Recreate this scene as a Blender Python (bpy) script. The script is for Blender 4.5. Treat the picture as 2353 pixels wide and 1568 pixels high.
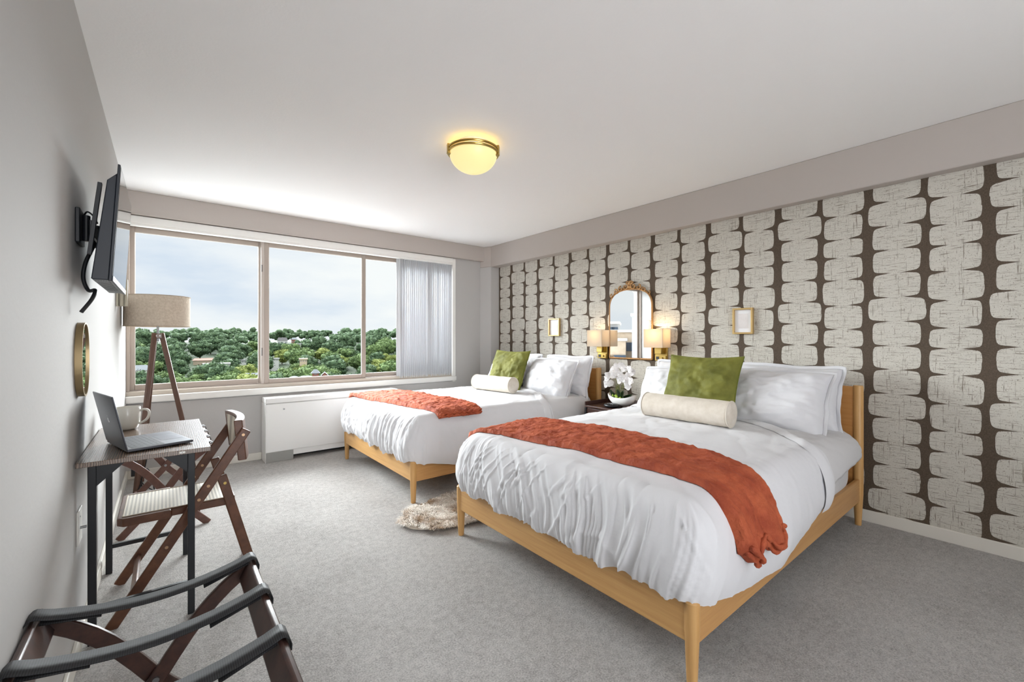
import bpy, bmesh, math, random
from mathutils import Vector, Matrix, noise
random.seed(7)
for o in list(bpy.data.objects): bpy.data.objects.remove(o)
SC = bpy.context.scene
COL = SC.collection
PI = math.pi
def R(a): return math.radians(a)

# ------------------------------------------------------------------ camera
H = 2.44
cd = bpy.data.cameras.new('camera'); cam = bpy.data.objects.new('camera', cd); COL.objects.link(cam)
cam.location = (0, 0, 1.1949); cam.rotation_euler = (R(90), 0, R(-38.916))
cd.sensor_width = 36; cd.lens = 987.34/2353*36; cd.shift_y = -6.3/2353; cd.shift_x = -0.5/2353
cd.clip_start = .02; cd.clip_end = 3000
SC.camera = cam
# ------------------------------------------------------------------ sky
W = bpy.data.worlds.new('sky'); SC.world = W; W.use_nodes = True
def build_world():
    """overcast sky: soft clouds near the horizon, much brighter overhead as real overcast skies are"""
    nt = W.node_tree; N = nt.nodes; L = nt.links; N.clear()
    out = N.new('ShaderNodeOutputWorld'); bg = N.new('ShaderNodeBackground'); L.new(bg.outputs[0], out.inputs[0])
    tc = N.new('ShaderNodeTexCoord'); mp = N.new('ShaderNodeMapping'); mp.inputs['Scale'].default_value = (1.0, 1.0, 3.6)
    mp.inputs['Location'].default_value = (3.3, 1.2, .35)
    n1 = N.new('ShaderNodeTexNoise'); n1.inputs['Scale'].default_value = 2.6; n1.inputs['Detail'].default_value = 6; n1.inputs['Roughness'].default_value = .52
    L.new(tc.outputs['Generated'], mp.inputs[0]); L.new(mp.outputs[0], n1.inputs['Vector'])
    cr = N.new('ShaderNodeValToRGB'); e = cr.color_ramp.elements
    e[0].position = .34; e[0].color = (.72, .80, .92, 1); e[1].position = .58; e[1].color = (.98, .99, 1.0, 1)
    m = cr.color_ramp.elements.new(.45); m.color = (.87, .91, .97, 1)
    L.new(n1.outputs['Fac'], cr.inputs[0]); L.new(cr.outputs[0], bg.inputs[0])
    sp = N.new('ShaderNodeSeparateXYZ'); L.new(tc.outputs['Generated'], sp.inputs[0])
    up = N.new('ShaderNodeMapRange'); up.interpolation_type = 'SMOOTHSTEP'; up.inputs[1].default_value = .24; up.inputs[2].default_value = .62; up.inputs[3].default_value = .60; up.inputs[4].default_value = SKY_HIGH
    dn = N.new('ShaderNodeMapRange'); dn.interpolation_type = 'SMOOTHSTEP'; dn.inputs[1].default_value = -.30; dn.inputs[2].default_value = -.6; dn.inputs[3].default_value = 0.0; dn.inputs[4].default_value = SKY_LOW
    L.new(sp.outputs[2], up.inputs[0]); L.new(sp.outputs[2], dn.inputs[0])
    ad = N.new('ShaderNodeMath'); L.new(up.outputs[0], ad.inputs[0]); L.new(dn.outputs[0], ad.inputs[1]); L.new(ad.outputs[0], bg.inputs[1])
SKY_HIGH = 3.0; SKY_LOW = 2.5
build_world()
def aim(d): return Vector(d).to_track_quat('-Z', 'Y').to_euler()
# broad daylight through the window, plus a fill sun added behind the camera, where the room is left open
def sun(name, d, strength, angle, col):
    l = bpy.data.lights.new(name, 'SUN'); l.energy = strength; l.angle = R(angle); l.color = col
    o = bpy.data.objects.new(name, l); COL.objects.link(o); o.rotation_euler = aim(d); o.location = (1.5, 8, 6); return o
sun('daylight_from_right', (-.46, -.8, -.40), 8.8, 48, (.95, .975, 1))
sun('daylight_from_left', (.46, -.8, -.40), 10, 46, (.95, .975, 1))
sun('fill_sun_behind_camera', (.30, .85, .42), 5.6, 84, (.95, .97, 1))  # added fill lamp, lifts the ceiling and the near half of the room
# ------------------------------------------------------------------ exposure
SC.view_settings.view_transform = 'Standard'; SC.view_settings.look = 'None'
SC.view_settings.gamma = 1; SC.view_settings.use_curve_mapping = False; SC.view_settings.exposure = 0.75
SC.cycles.diffuse_bounces = 8; SC.cycles.max_bounces = 14

# ------------------------------------------------------------------ materials
def lin(c):
    return tuple(((v/255)/12.92 if v/255 <= .04045 else ((v/255+.055)/1.055)**2.4) for v in c)
MATS = {}
def mat(name, rgb=None, rough=.6, metal=0, sheen=0, spec=None, emit=None, estr=0, bump=None, vary=None, stretch=(1,1,1), trans=0, coat=0, rgb2=None, vscale=5, vdetail=4, ramp=(.35,.65), alpha=None, sheen_rough=.4):
    """rgb sRGB 0-255. vary=(rgb2) noise-mixed second colour. bump=(scale,strength,detail)"""
    if name in MATS: return MATS[name]
    m = bpy.data.materials.new(name); m.use_nodes = True; nt = m.node_tree; N = nt.nodes; L = nt.links
    b = N['Principled BSDF']
    c = lin(rgb) + (1,)
    b.inputs['Base Color'].default_value = c; b.inputs['Roughness'].default_value = rough; b.inputs['Metallic'].default_value = metal
    if spec is not None: b.inputs['Specular IOR Level'].default_value = spec
    if sheen: b.inputs['Sheen Weight'].default_value = sheen; b.inputs['Sheen Roughness'].default_value = sheen_rough
    if coat: b.inputs['Coat Weight'].default_value = coat; b.inputs['Coat Roughness'].default_value = .15
    if emit: b.inputs['Emission Color'].default_value = lin(emit)+(1,); b.inputs['Emission Strength'].default_value = estr
    if bump or rgb2:
        tc = N.new('ShaderNodeTexCoord'); mp = N.new('ShaderNodeMapping'); mp.inputs['Scale'].default_value = stretch
        L.new(tc.outputs['Object'], mp.inputs[0])
    if rgb2:
        n = N.new('ShaderNodeTexNoise'); n.inputs['Scale'].default_value = vscale; n.inputs['Detail'].default_value = vdetail; n.inputs['Roughness'].default_value = .6
        L.new(mp.outputs[0], n.inputs['Vector'])
        cr = N.new('ShaderNodeValToRGB'); cr.color_ramp.elements[0].position = ramp[0]; cr.color_ramp.elements[1].position = ramp[1]
        cr.color_ramp.elements[0].color = c; cr.color_ramp.elements[1].color = lin(rgb2)+(1,)
        L.new(n.outputs['Fac'], cr.inputs[0]); L.new(cr.outputs[0], b.inputs['Base Color'])
        if sheen: L.new(cr.outputs[0], b.inputs['Sheen Tint'])
    if bump:
        n = N.new('ShaderNodeTexNoise'); n.inputs['Scale'].default_value = bump[0]; n.inputs['Detail'].default_value = bump[2] if len(bump) > 2 else 3
        L.new(mp.outputs[0], n.inputs['Vector'])
        bp = N.new('ShaderNodeBump'); bp.inputs['Strength'].default_value = bump[1]; bp.inputs['Distance'].default_value = bump[3] if len(bump) > 3 else .01
        L.new(n.outputs['Fac'], bp.inputs['Height']); L.new(bp.outputs[0], b.inputs['Normal'])
    if trans:   # thin translucent cloth
        o = N['Material Output']; t = N.new('ShaderNodeBsdfTranslucent'); t.inputs[0].default_value = c
        mx = N.new('ShaderNodeMixShader'); mx.inputs[0].default_value = trans
        L.new(b.outputs[0], mx.inputs[1]); L.new(t.outputs[0], mx.inputs[2]); L.new(mx.outputs[0], o.inputs[0])
    MATS[name] = m; return m
PAINT = mat('greige_wall_paint', (184,182,180), .75, bump=(60,.06,2))
PAINT2 = mat('taupe_soffit_paint', (182,174,168), .75, bump=(60,.06,2))
CEIL = mat('ceiling_paint', (241,240,239), .85, bump=(80,.05,2))
WHITE = mat('white_trim_paint', (232,231,227), .45, bump=(30,.05,2))
ACW = mat('heater_enamel', (232,232,230), .38)
ACG = mat('heater_grey_base', (150,150,146), .5)
BASEB = mat('baseboard_paint', (222,218,209), .5)
ALU = mat('taupe_window_aluminium', (168,156,146), .42, metal=.35)
ALUD = mat('window_gasket', (92,86,82), .6)
BLIND = mat('blind_vinyl', (208,210,214), .5, trans=.03)
LINEN = mat('white_linen', (216,216,219), .85, bump=(26,.14,5,.01), sheen=.15)
SHEET = mat('white_sheet', (206,205,206), .85, bump=(20,.15,4,.01))
OAK = mat('honey_oak', (192,146,88), .42, rgb2=(206,162,104), stretch=(16,16,1), vscale=3, bump=(60,.03,2))
OAKX = mat('honey_oak_along_y', (190,144,88), .42, rgb2=(204,160,102), stretch=(22,1,22), vscale=2.5, vdetail=5, bump=(60,.03,2))
OAKY = mat('honey_oak_along_x', (184,136,82), .42, rgb2=(198,152,96), stretch=(1,22,22), vscale=2.5, vdetail=5, bump=(60,.03,2))
OAKH = mat('honey_oak_headboard', (176,122,66), .42, rgb2=(188,136,78), stretch=(22,1,22), vscale=2.5, vdetail=5)
RUST = mat('rust_plush', (146,60,32), .8, sheen=.5, rgb2=(182,90,54), vscale=9, vdetail=7, bump=(16,1,7,.03), sheen_rough=.45)
RUSTD = mat('rust_hem', (150,54,32), .85, sheen=.6, rgb2=(176,74,48), vscale=20, bump=(60,.6,4,.01))
GREEN = mat('olive_velvet', (96,98,30), .75, sheen=.5, rgb2=(124,124,48), vscale=6, vdetail=5, bump=(9,.5,5,.02), sheen_rough=.35)
GREEND = mat('olive_velvet_edge', (98,106,26), .8, sheen=.4)
BEIGE = mat('beige_velvet', (200,190,176), .8, sheen=.4, rgb2=(214,206,194), vscale=14, bump=(40,.25,4,.01))
BEIGEP = mat('beige_piping', (212,204,192), .8)
WALNUT = mat('walnut_stain', (84,50,32), .38, rgb2=(106,66,43), stretch=(3,3,3), vscale=8, bump=(70,.05,2))
WALD = mat('dark_walnut', (58,38,33), .3, rgb2=(76,50,42), stretch=(4,4,4), vscale=8)
WALR = mat('reddish_walnut', (92,60,50), .4, rgb2=(108,72,60), stretch=(4,4,4), vscale=8)
BLACK = mat('black_metal', (22,24,29), .42)
BLK2 = mat('black_plastic', (22,24,28), .35)
TVB = mat('tv_casing', (33,38,47), .4)
TVS = mat('tv_screen', (8,9,11), .03, spec=.5)
TVG = mat('tv_grille_metal', (120,124,130), .4, metal=.6)
WEB = mat('black_webbing', (22,22,24), .6, bump=(30,.1,2))
STEEL = mat('brushed_steel', (150,152,154), .3, metal=1)
BRASS = mat('brass', (188,162,96), .28, metal=1)
BRASSD = mat('antique_gold', (176,136,92), .42, metal=.8, bump=(90,.4,2))
GOLD = mat('satin_gold_frame', (206,176,120), .35, metal=.7)
PAPER = mat('frame_mat_white', (236,236,238), .3, coat=.6)
PRINT = mat('pale_print', (214,208,206), .3, coat=.6, rgb2=(232,228,226), vscale=6)
CERAM = mat('stoneware', (206,203,194), .3, coat=.4)
BOWLM = mat('white_ceramic', (236,236,234), .35)
LAPT = mat('laptop_aluminium', (98,100,106), .35, metal=.7)
LAPD = mat('laptop_dark', (34,36,42), .4)
LAPK = mat('laptop_key', (74,76,84), .5)
LOGO = mat('logo_silver', (176,178,184), .25, metal=.8)
PETAL = mat('orchid_petal', (242,240,240), .6, trans=.25)
LEAF = mat('orchid_leaf', (46,66,34), .4)
STEM = mat('plant_stem', (120,128,62), .6)
MOSS = mat('moss_ball', (150,176,66), .8, bump=(60,1,4,.01))
LAMPSH = mat('linen_shade', (186,172,154), .9, trans=.03, rgb2=(204,191,174), stretch=(1,1,1), vscale=60, bump=(120,.4,2,.004))
FURW = mat('faux_fur', (246,240,232), .95, rgb2=(186,160,132), vscale=7, vdetail=5, ramp=(.46,.62), sheen=.3)
PLATE = mat('outlet_plate', (232,230,224), .4)
def mirror_mat():
    m = mat('mirror_silver', (236,238,240), .01, metal=1); return m
MIRR = mirror_mat()
def glass_mat():
    m = bpy.data.materials.new('window_glass'); m.use_nodes = True; nt = m.node_tree; N = nt.nodes; L = nt.links; N.clear()
    o = N.new('ShaderNodeOutputMaterial'); t = N.new('ShaderNodeBsdfTransparent'); t.inputs[0].default_value = (.97, .985, .98, 1)
    g = N.new('ShaderNodeBsdfGlossy'); g.inputs['Roughness'].default_value = .02
    f = N.new('ShaderNodeLayerWeight'); f.inputs[0].default_value = .5; pw = N.new('ShaderNodeMath'); pw.operation = 'POWER'; pw.inputs[1].default_value = 6; L.new(f.outputs['Facing'], pw.inputs[0])
    fa = N.new('ShaderNodeMath'); fa.operation = 'MULTIPLY_ADD'; fa.inputs[1].default_value = .4; fa.inputs[2].default_value = .0; L.new(pw.outputs[0], fa.inputs[0])
    mx = N.new('ShaderNodeMixShader'); L.new(fa.outputs[0], mx.inputs[0]); L.new(t.outputs[0], mx.inputs[1]); L.new(g.outputs[0], mx.inputs[2]); L.new(mx.outputs[0], o.inputs[0]); return m
GLASS = glass_mat()
def nodes(m): return m.node_tree.nodes, m.node_tree.links
def carpet_mat():
    m = mat('cut_pile_carpet', (200,196,193), .95, sheen=.3)
    N, L = nodes(m); b = N['Principled BSDF']; tc = N.new('ShaderNodeTexCoord')
    n = N.new('ShaderNodeTexNoise'); n.inputs['Scale'].default_value = 150; n.inputs['Detail'].default_value = 4; n.inputs['Roughness'].default_value = .7
    n2 = N.new('ShaderNodeTexNoise'); n2.inputs['Scale'].default_value = 2.2; n2.inputs['Detail'].default_value = 4
    n3 = N.new('ShaderNodeTexNoise'); n3.inputs['Scale'].default_value = 32; n3.inputs['Detail'].default_value = 3
    for q in (n, n2, n3): L.new(tc.outputs['Object'], q.inputs['Vector'])
    cr = N.new('ShaderNodeValToRGB'); e = cr.color_ramp.elements
    e[0].position = .33; e[0].color = lin((134,129,125))+(1,); e[1].position = .58; e[1].color = lin((226,222,218))+(1,)
    mx = N.new('ShaderNodeMix'); mx.data_type = 'FLOAT'; mx.inputs[0].default_value = .25
    L.new(n.outputs['Fac'], mx.inputs[2]); L.new(n3.outputs['Fac'], mx.inputs[3])
    mx2 = N.new('ShaderNodeMix'); mx2.data_type = 'FLOAT'; mx2.inputs[0].default_value = .18
    L.new(mx.outputs[0], mx2.inputs[2]); L.new(n2.outputs['Fac'], mx2.inputs[3])
    L.new(mx2.outputs[0], cr.inputs[0]); L.new(cr.outputs[0], b.inputs['Base Color'])
    bp = N.new('ShaderNodeBump'); bp.inputs['Strength'].default_value = 1.0; bp.inputs['Distance'].default_value = .02
    L.new(mx.outputs[0], bp.inputs['Height']); L.new(bp.outputs[0], b.inputs['Normal'])
    return m
CARPET = carpet_mat()
def wallpaper_mat():
    m = mat('wallpaper_pebble', (204,200,190), .8)
    N, L = nodes(m); b = N['Principled BSDF']; tc = N.new('ShaderNodeTexCoord')
    def lines(sy, sz, scale, lo, hi):
        mp = N.new('ShaderNodeMapping'); mp.inputs['Scale'].default_value = (1, sy, sz); L.new(tc.outputs['Object'], mp.inputs[0])
        n = N.new('ShaderNodeTexNoise'); n.inputs['Scale'].default_value = scale; n.inputs['Detail'].default_value = 3; n.inputs['Roughness'].default_value = .65
        L.new(mp.outputs[0], n.inputs['Vector'])
        r = N.new('ShaderNodeMapRange'); r.inputs[1].default_value = lo; r.inputs[2].default_value = hi; L.new(n.outputs['Fac'], r.inputs[0]); return r.outputs[0]
    a = lines(14, 300, 1, .565, .66); c = lines(150, 9, 1, .60, .69); d = lines(70, 70, 2.0, .59, .68)
    mxa = N.new('ShaderNodeMath'); mxa.operation = 'MAXIMUM'; L.new(a, mxa.inputs[0]); L.new(c, mxa.inputs[1])
    mxb = N.new('ShaderNodeMath'); mxb.operation = 'MAXIMUM'; L.new(mxa.outputs[0], mxb.inputs[0]); L.new(d, mxb.inputs[1])
    sc = N.new('ShaderNodeMath'); sc.operation = 'MULTIPLY'; sc.inputs[1].default_value = .8; L.new(mxb.outputs[0], sc.inputs[0])
    mx = N.new('ShaderNodeMix'); mx.data_type = 'RGBA'; mx.inputs[6].default_value = lin((200,196,186))+(1,); mx.inputs[7].default_value = lin((96,80,64))+(1,)
    L.new(sc.outputs[0], mx.inputs[0]); L.new(mx.outputs[2], b.inputs['Base Color']); return m
WPC = wallpaper_mat()
WPD = mat('wallpaper_umber', (74,62,50), .85, rgb2=(92,79,66), vscale=160, vdetail=3)
def cane_mat():
    m = mat('woven_cane', (214,206,190), .55)
    N, L = nodes(m); b = N['Principled BSDF']; tc = N.new('ShaderNodeTexCoord'); sp = N.new('ShaderNodeSeparateXYZ'); L.new(tc.outputs['Object'], sp.inputs[0])
    def saw(src, per, duty):
        a = N.new('ShaderNodeMath'); a.operation = 'DIVIDE'; a.inputs[1].default_value = per; L.new(src, a.inputs[0])
        f = N.new('ShaderNodeMath'); f.operation = 'FRACT'; L.new(a.outputs[0], f.inputs[0])
        l = N.new('ShaderNodeMath'); l.operation = 'LESS_THAN'; l.inputs[1].default_value = duty; L.new(f.outputs[0], l.inputs[0]); return l.outputs[0]
    u = saw(sp.outputs[0], .0135, .48); v = saw(sp.outputs[1], .0052, .55)
    k = N.new('ShaderNodeMath'); k.operation = 'MULTIPLY'; L.new(u, k.inputs[0]); L.new(v, k.inputs[1])
    mx = N.new('ShaderNodeMix'); mx.data_type = 'RGBA'; mx.inputs[6].default_value = lin((222,215,200))+(1,); mx.inputs[7].default_value = lin((112,104,92))+(1,)
    L.new(k.outputs[0], mx.inputs[0]); L.new(mx.outputs[2], b.inputs['Base Color']); return m
CANE = cane_mat()
def desk_mat():
    m = mat('desk_laminate', (104,84,68), .27, spec=1.0)
    N, L = nodes(m); b = N['Principled BSDF']; tc = N.new('ShaderNodeTexCoord'); mp = N.new('ShaderNodeMapping'); mp.inputs['Scale'].default_value = (14, 1.3, 6)
    w = N.new('ShaderNodeTexWave'); w.inputs['Scale'].default_value = 3.2; w.inputs['Distortion'].default_value = 9; w.inputs['Detail'].default_value = 3; w.inputs['Detail Scale'].default_value = .6
    L.new(tc.outputs['Object'], mp.inputs[0]); L.new(mp.outputs[0], w.inputs['Vector'])
    cr = N.new('ShaderNodeValToRGB'); cr.color_ramp.elements[0].color = lin((78,60,48))+(1,); cr.color_ramp.elements[1].color = lin((132,110,92))+(1,)
    L.new(w.outputs['Color'], cr.inputs[0]); L.new(cr.outputs[0], b.inputs['Base Color'])
    bp = N.new('ShaderNodeBump'); bp.inputs['Strength'].default_value = .12; bp.inputs['Distance'].default_value = .0008; L.new(w.outputs['Fac'], bp.inputs['Height']); L.new(bp.outputs[0], b.inputs['Normal'])
    return m
DESK = desk_mat()
def web_mat():
    N, L = nodes(WEB); b = N['Principled BSDF']; tc = N.new('ShaderNodeTexCoord')
    w = N.new('ShaderNodeTexWave'); w.bands_direction = 'X'; w.inputs['Scale'].default_value = 75; L.new(tc.outputs['Object'], w.inputs['Vector'])
    cr = N.new('ShaderNodeValToRGB'); cr.color_ramp.elements[0].color = lin((14,14,16))+(1,); cr.color_ramp.elements[1].color = lin((44,44,47))+(1,)
    L.new(w.outputs['Color'], cr.inputs[0]); L.new(cr.outputs[0], b.inputs['Base Color'])
web_mat()

# ------------------------------------------------------------------ mesh helpers
class MB:
    def __init__(s): s.v = []; s.f = []; s.m = []
    def add(s, vs, fs, m=0):
        k = len(s.v); s.v += [tuple(v) for v in vs]; s.f += [tuple(i+k for i in f) for f in fs]; s.m += [m]*len(fs); return s
    def box(s, x0, x1, y0, y1, z0, z1, m=0):
        vs = [(x, y, z) for z in (z0, z1) for y in (y0, y1) for x in (x0, x1)]
        return s.add(vs, [(0,2,3,1), (4,5,7,6), (0,1,5,4), (2,6,7,3), (0,4,6,2), (1,3,7,5)], m)
    def obox(s, c, size, rot, m=0):
        hx, hy, hz = [q/2 for q in size]
        vs = [Vector(c) + rot @ Vector((x, y, z)) for z in (-hz, hz) for y in (-hy, hy) for x in (-hx, hx)]
        return s.add(vs, [(0,2,3,1), (4,5,7,6), (0,1,5,4), (2,6,7,3), (0,4,6,2), (1,3,7,5)], m)
    def beam(s, p0, p1, w, t, side=(0,1,0), m=0):
        """board from p0 to p1; t measured along 'side', w across"""
        p0 = Vector(p0); p1 = Vector(p1); d = (p1-p0).normalized(); sd = Vector(side); sd = (sd - d*sd.dot(d)).normalized(); u = d.cross(sd)
        rot = Matrix((u, sd, d)).transposed(); return s.obox((p0+p1)/2, (w, t, (p1-p0).length), rot, m)
    def ribbon(s, pts, w, t, side, m=0, closed=False):
        """board following pts, width w across (in plane), thickness t along side"""
        side = Vector(side).normalized(); n = len(pts); pts = [Vector(p) for p in pts]; k = len(s.v); fs = []
        for i, p in enumerate(pts):
            d = (pts[min(i+1, n-1)] - pts[max(i-1, 0)]).normalized(); u = d.cross(side).normalized()
            ww = w(i/(n-1)) if callable(w) else w
            for a, b in ((-1,-1), (1,-1), (1,1), (-1,1)): s.v.append(tuple(p + u*ww/2*a + side*t/2*b))
        for i in range(n-1):
            for j in range(4): fs.append((k+i*4+j, k+i*4+(j+1)%4, k+(i+1)*4+(j+1)%4, k+(i+1)*4+j))
        fs.append((k+3, k+2, k+1, k)); fs.append(tuple(k+(n-1)*4+j for j in range(4)))
        s.f += fs; s.m += [m]*len(fs); return s
    def tube(s, pts, r, n=10, m=0, caps=True):
        pts = [Vector(p) for p in pts]; k = len(s.v); L = len(pts); up = Vector((0,0,1)); fs = []
        prev = None
        for i, p in enumerate(pts):
            d = (pts[min(i+1, L-1)] - pts[max(i-1, 0)]).normalized()
            if prev is None: a = d.cross(up if abs(d.z) < .9 else Vector((1,0,0))).normalized()
            else: a = (prev - d*prev.dot(d)).normalized()
            prev = a; b = d.cross(a); rr = r(i/(L-1)) if callable(r) else r
            for j in range(n): s.v.append(tuple(p + (a*math.cos(2*PI*j/n) + b*math.sin(2*PI*j/n))*rr))
        for i in range(L-1):
            for j in range(n): fs.append((k+i*n+j, k+i*n+(j+1)%n, k+(i+1)*n+(j+1)%n, k+(i+1)*n+j))
        if caps: fs.append(tuple(k+j for j in range(n))[::-1]); fs.append(tuple(k+(L-1)*n+j for j in range(n)))
        s.f += fs; s.m += [m]*len(fs); return s
    def cyl(s, c, r, h, n=24, m=0, axis=(0,0,1), r2=None):
        c = Vector(c); a = Vector(axis).normalized()
        return s.tube([c, c+a*h], (lambda t: r+(r2-r)*t) if r2 is not None else r, n, m)
    def lathe(s, prof, c, n=32, m=0, axis=(0,0,1), sx=1, sy=1):
        c = Vector(c); q = Vector((0,0,1)).rotation_difference(Vector(axis)); k = len(s.v); fs = []; P = len(prof)
        for r, z in prof:
            for j in range(n):
                a = 2*PI*j/n; s.v.append(tuple(c + q @ Vector((r*math.cos(a)*sx, r*math.sin(a)*sy, z))))
        for i in range(P-1):
            for j in range(n): fs.append((k+i*n+j, k+i*n+(j+1)%n, k+(i+1)*n+(j+1)%n, k+(i+1)*n+j))
        s.f += fs; s.m += [m]*len(fs); return s
    def prism(s, poly, axis, a, b, m=0):
        """poly list of 2D; axis 'x','y','z' extrude direction"""
        def P(p, h): return {'x': (h, p[0], p[1]), 'y': (p[0], h, p[1]), 'z': (p[0], p[1], h)}[axis]
        n = len(poly); vs = [P(p, a) for p in poly] + [P(p, b) for p in poly]
        fs = [tuple(range(n))[::-1], tuple(range(n, 2*n))] + [(i, (i+1) % n, (i+1) % n+n, i+n) for i in range(n)]
        return s.add(vs, fs, m)
    def grid(s, fn, nu, nv, m=0, closeu=False):
        k = len(s.v)
        for i in range(nu+1):
            for j in range(nv+1): s.v.append(tuple(fn(i/nu, j/nv)))
        fs = [(k+i*(nv+1)+j, k+(i+1)*(nv+1)+j, k+(i+1)*(nv+1)+j+1, k+i*(nv+1)+j+1) for i in range(nu) for j in range(nv)]
        s.f += fs; s.m += [m]*len(fs); return s
    def ico(s, c, r, sub=1, m=0, sc=(1,1,1), jit=0, seed=0):
        bm = bmesh.new(); bmesh.ops.create_icosphere(bm, subdivisions=sub, radius=1); vs = []
        for v in bm.verts:
            p = v.co.copy()
            if jit: p *= 1 + jit*noise.noise(p*1.7+Vector((seed, 0, 0)))
            vs.append((c[0]+p.x*r*sc[0], c[1]+p.y*r*sc[1], c[2]+p.z*r*sc[2]))
        s.add(vs, [tuple(v.index for v in f.verts) for f in bm.faces], m); bm.free(); return s
def obj(name, mb, mats, parent=None, smooth=35, bevel=0, merge=False, base=None, subsurf=0, segs=2):
    me = bpy.data.meshes.new(name)
    b = Vector((0,0,0))
    if parent is not None: b = Vector(parent['_base']) if '_base' in parent else parent.location
    if base is not None: b = Vector(base)
    me.from_pydata([tuple(Vector(v)-b) for v in mb.v], [], mb.f)
    for q in (mats if isinstance(mats, (list, tuple)) else [mats]): me.materials.append(q)
    for p, i in zip(me.polygons, mb.m): p.material_index = i
    bm = bmesh.new(); bm.from_mesh(me)
    if merge: bmesh.ops.remove_doubles(bm, verts=bm.verts, dist=1e-5)
    bmesh.ops.recalc_face_normals(bm, faces=bm.faces); bm.to_mesh(me); bm.free()
    me.update()
    if smooth:
        me.shade_smooth()
        if smooth < 180: me.set_sharp_from_angle(angle=R(smooth))
    o = bpy.data.objects.new(name, me); COL.objects.link(o)
    if parent is not None: o.parent = parent
    if base is not None and parent is None: o.location = base
    if bevel:
        md = o.modifiers.new('bevel', 'BEVEL'); md.width = bevel; md.segments = segs; md.limit_method = 'ANGLE'; md.angle_limit = R(40)
    if subsurf:
        md = o.modifiers.new('sub', 'SUBSURF'); md.levels = subsurf; md.render_levels = subsurf
    return o
BASES = {}
def tag(o, label, cat, group=None):
    o['label'] = label; o['category'] = cat
    if group: o['group'] = group
    return o
def thing(name, label, cat, loc=(0,0,0), group=None):
    o = bpy.data.objects.new(name, None); COL.objects.link(o); o.location = loc; o.empty_display_size = .1
    return tag(o, label, cat, group)
def struct(o): o['kind'] = 'structure'; return o
def copy_tree(o, parent=None):
    c = o.copy(); COL.objects.link(c)
    if parent is not None: c.parent = parent
    for ch in list(o.children): copy_tree(ch, c)
    return c

# ------------------------------------------------------------------ setting
XL = -.262; XW = 3.57; YW = 4.866; YB = -2.3
struct(obj('floor', MB().box(XL-.1, XW+.1, YB, YW+.2, -.1, 0), CARPET))
struct(obj('ceiling', MB().box(XL-.1, XW+.1, YB, YW+.2, H, H+.1), CEIL))
struct(obj('wall_left', MB().box(XL-.1, XL, YB, YW+.2, 0, H), PAINT))
WX1 = 2.965; WZ0 = .63; WZ1 = 2.234
b = MB(); b.box(XL, XW+.1, YW, YW+.22, 0, WZ0); b.box(XL, XW+.1, YW, YW+.22, WZ1, H); b.box(WX1, XW+.1, YW, YW+.22, WZ0, WZ1)
struct(obj('wall_window', b, PAINT))
struct(obj('wall_back_blocker', MB().box(1.5, XW+.1, YB-.1, YB, 0, H), PAINT))  # unseen part-width wall, added to cut the fill on the right side
# soffit above the window
sof = MB().box(XL, 3.45, 4.809, YW, 2.2423, H)
struct(obj('trim_1', sof, PAINT2, bevel=.006))
# right wall: soffit and return
front = [(3.361, 4.866), (3.433, 4.712), (3.445, 3.67), (3.486, 1.5), (3.484, .58), (3.47, -.6), (3.47, YB)]
b = MB(); b.prism(front + [(3.58, YB), (3.58, 4.866)], 'z', 2.163, H)
struct(obj('trim_2', b, PAINT2, smooth=20, bevel=.006))
b = MB(); b.prism([(3.361, 4.866), (3.433, 4.712), (3.58, 4.712), (3.58, 4.866)], 'z', 0, 2.163)
struct(obj('trim_3', b, PAINT, bevel=.005))
# wallpaper wall: umber ground with pale pebbles
wp = MB(); wp.box(XW, XW+.1, YB, YW+.2, 0, H, 0)
PROF = [(0, 1), (.12, 1), (.28, .985), (.46, .948), (.66, .905), (.82, .865), (.91, .80), (.96, .69), (.985, .5), (1, .3), (1, .1)]
def pebble(yc, hw, z0, z1, seed):
    hh = (z1-z0)/2 + .0004; zc = (z0+z1)/2; rr = random.Random(seed); pts = []
    for (su, sv) in ((1, 1), (-1, 1), (-1, -1), (1, -1)):
        k = rr.uniform(.72, 1.25); tw = rr.uniform(.97, 1.0); seq = PROF if (su*sv < 0) else PROF[::-1]
        for u, v in seq: pts.append((su*u*(tw if u > .9 else 1), sv*(1-(1-v)*(k if u < .95 else 1+(k-1)*.4))))
    vs = [(XW-.0007, yc+hw*u, min(2.1625, max(0, zc+hh*v))) for u, v in pts]
    wp.add(vs, [tuple(range(len(vs)))], 1)
DZ = [(.0, .153, .139), (.153, .306, .117), (.306, .455, .115), (.455, .609, .114)]   # downwards from a wide one
EZ = [(.0, .162, .107), (.162, .283, .110), (.283, .437, .108), (.437, .609, .116)]
sd = 0
for j in range(-5, 9):
    for kind in (0, 1):
        yc = (.585 + .531*j) if kind == 0 else (.3265 + .531*j)
        if yc > 4.72 or yc < YB+.1: continue
        rows = DZ if kind == 0 else EZ; zt = 2.062 if kind == 0 else 2.026
        for rep in range(-1, 4):
            for a, c, hw in rows:
                z1 = zt - rep*.609 - a; z0 = zt - rep*.609 - c
                if z0 > 2.15 or z1 < .06: continue
                sd += 1; yy = yc
                w_ = hw
                if yc+hw > 4.712: w_ = (4.712-(yc-hw))/2; yy = yc-hw+w_
                pebble(yy, w_, z0, z1, sd)
struct(obj('wall_right', wp, [WPD, WPC], smooth=0))
def baseb(name, b): struct(obj(name, b, BASEB, bevel=.004))
baseb('baseboard_left', MB().box(XL, XL+.014, YB, YW, 0, .075))
baseb('baseboard_window', MB().box(XL+.014, .74, YW-.014, YW, 0, .07).box(2.08, 3.35, YW-.014, YW, 0, .07))
baseb('baseboard_right', MB().box(XW-.014, XW, YB, 4.712, 0, .075))

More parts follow.
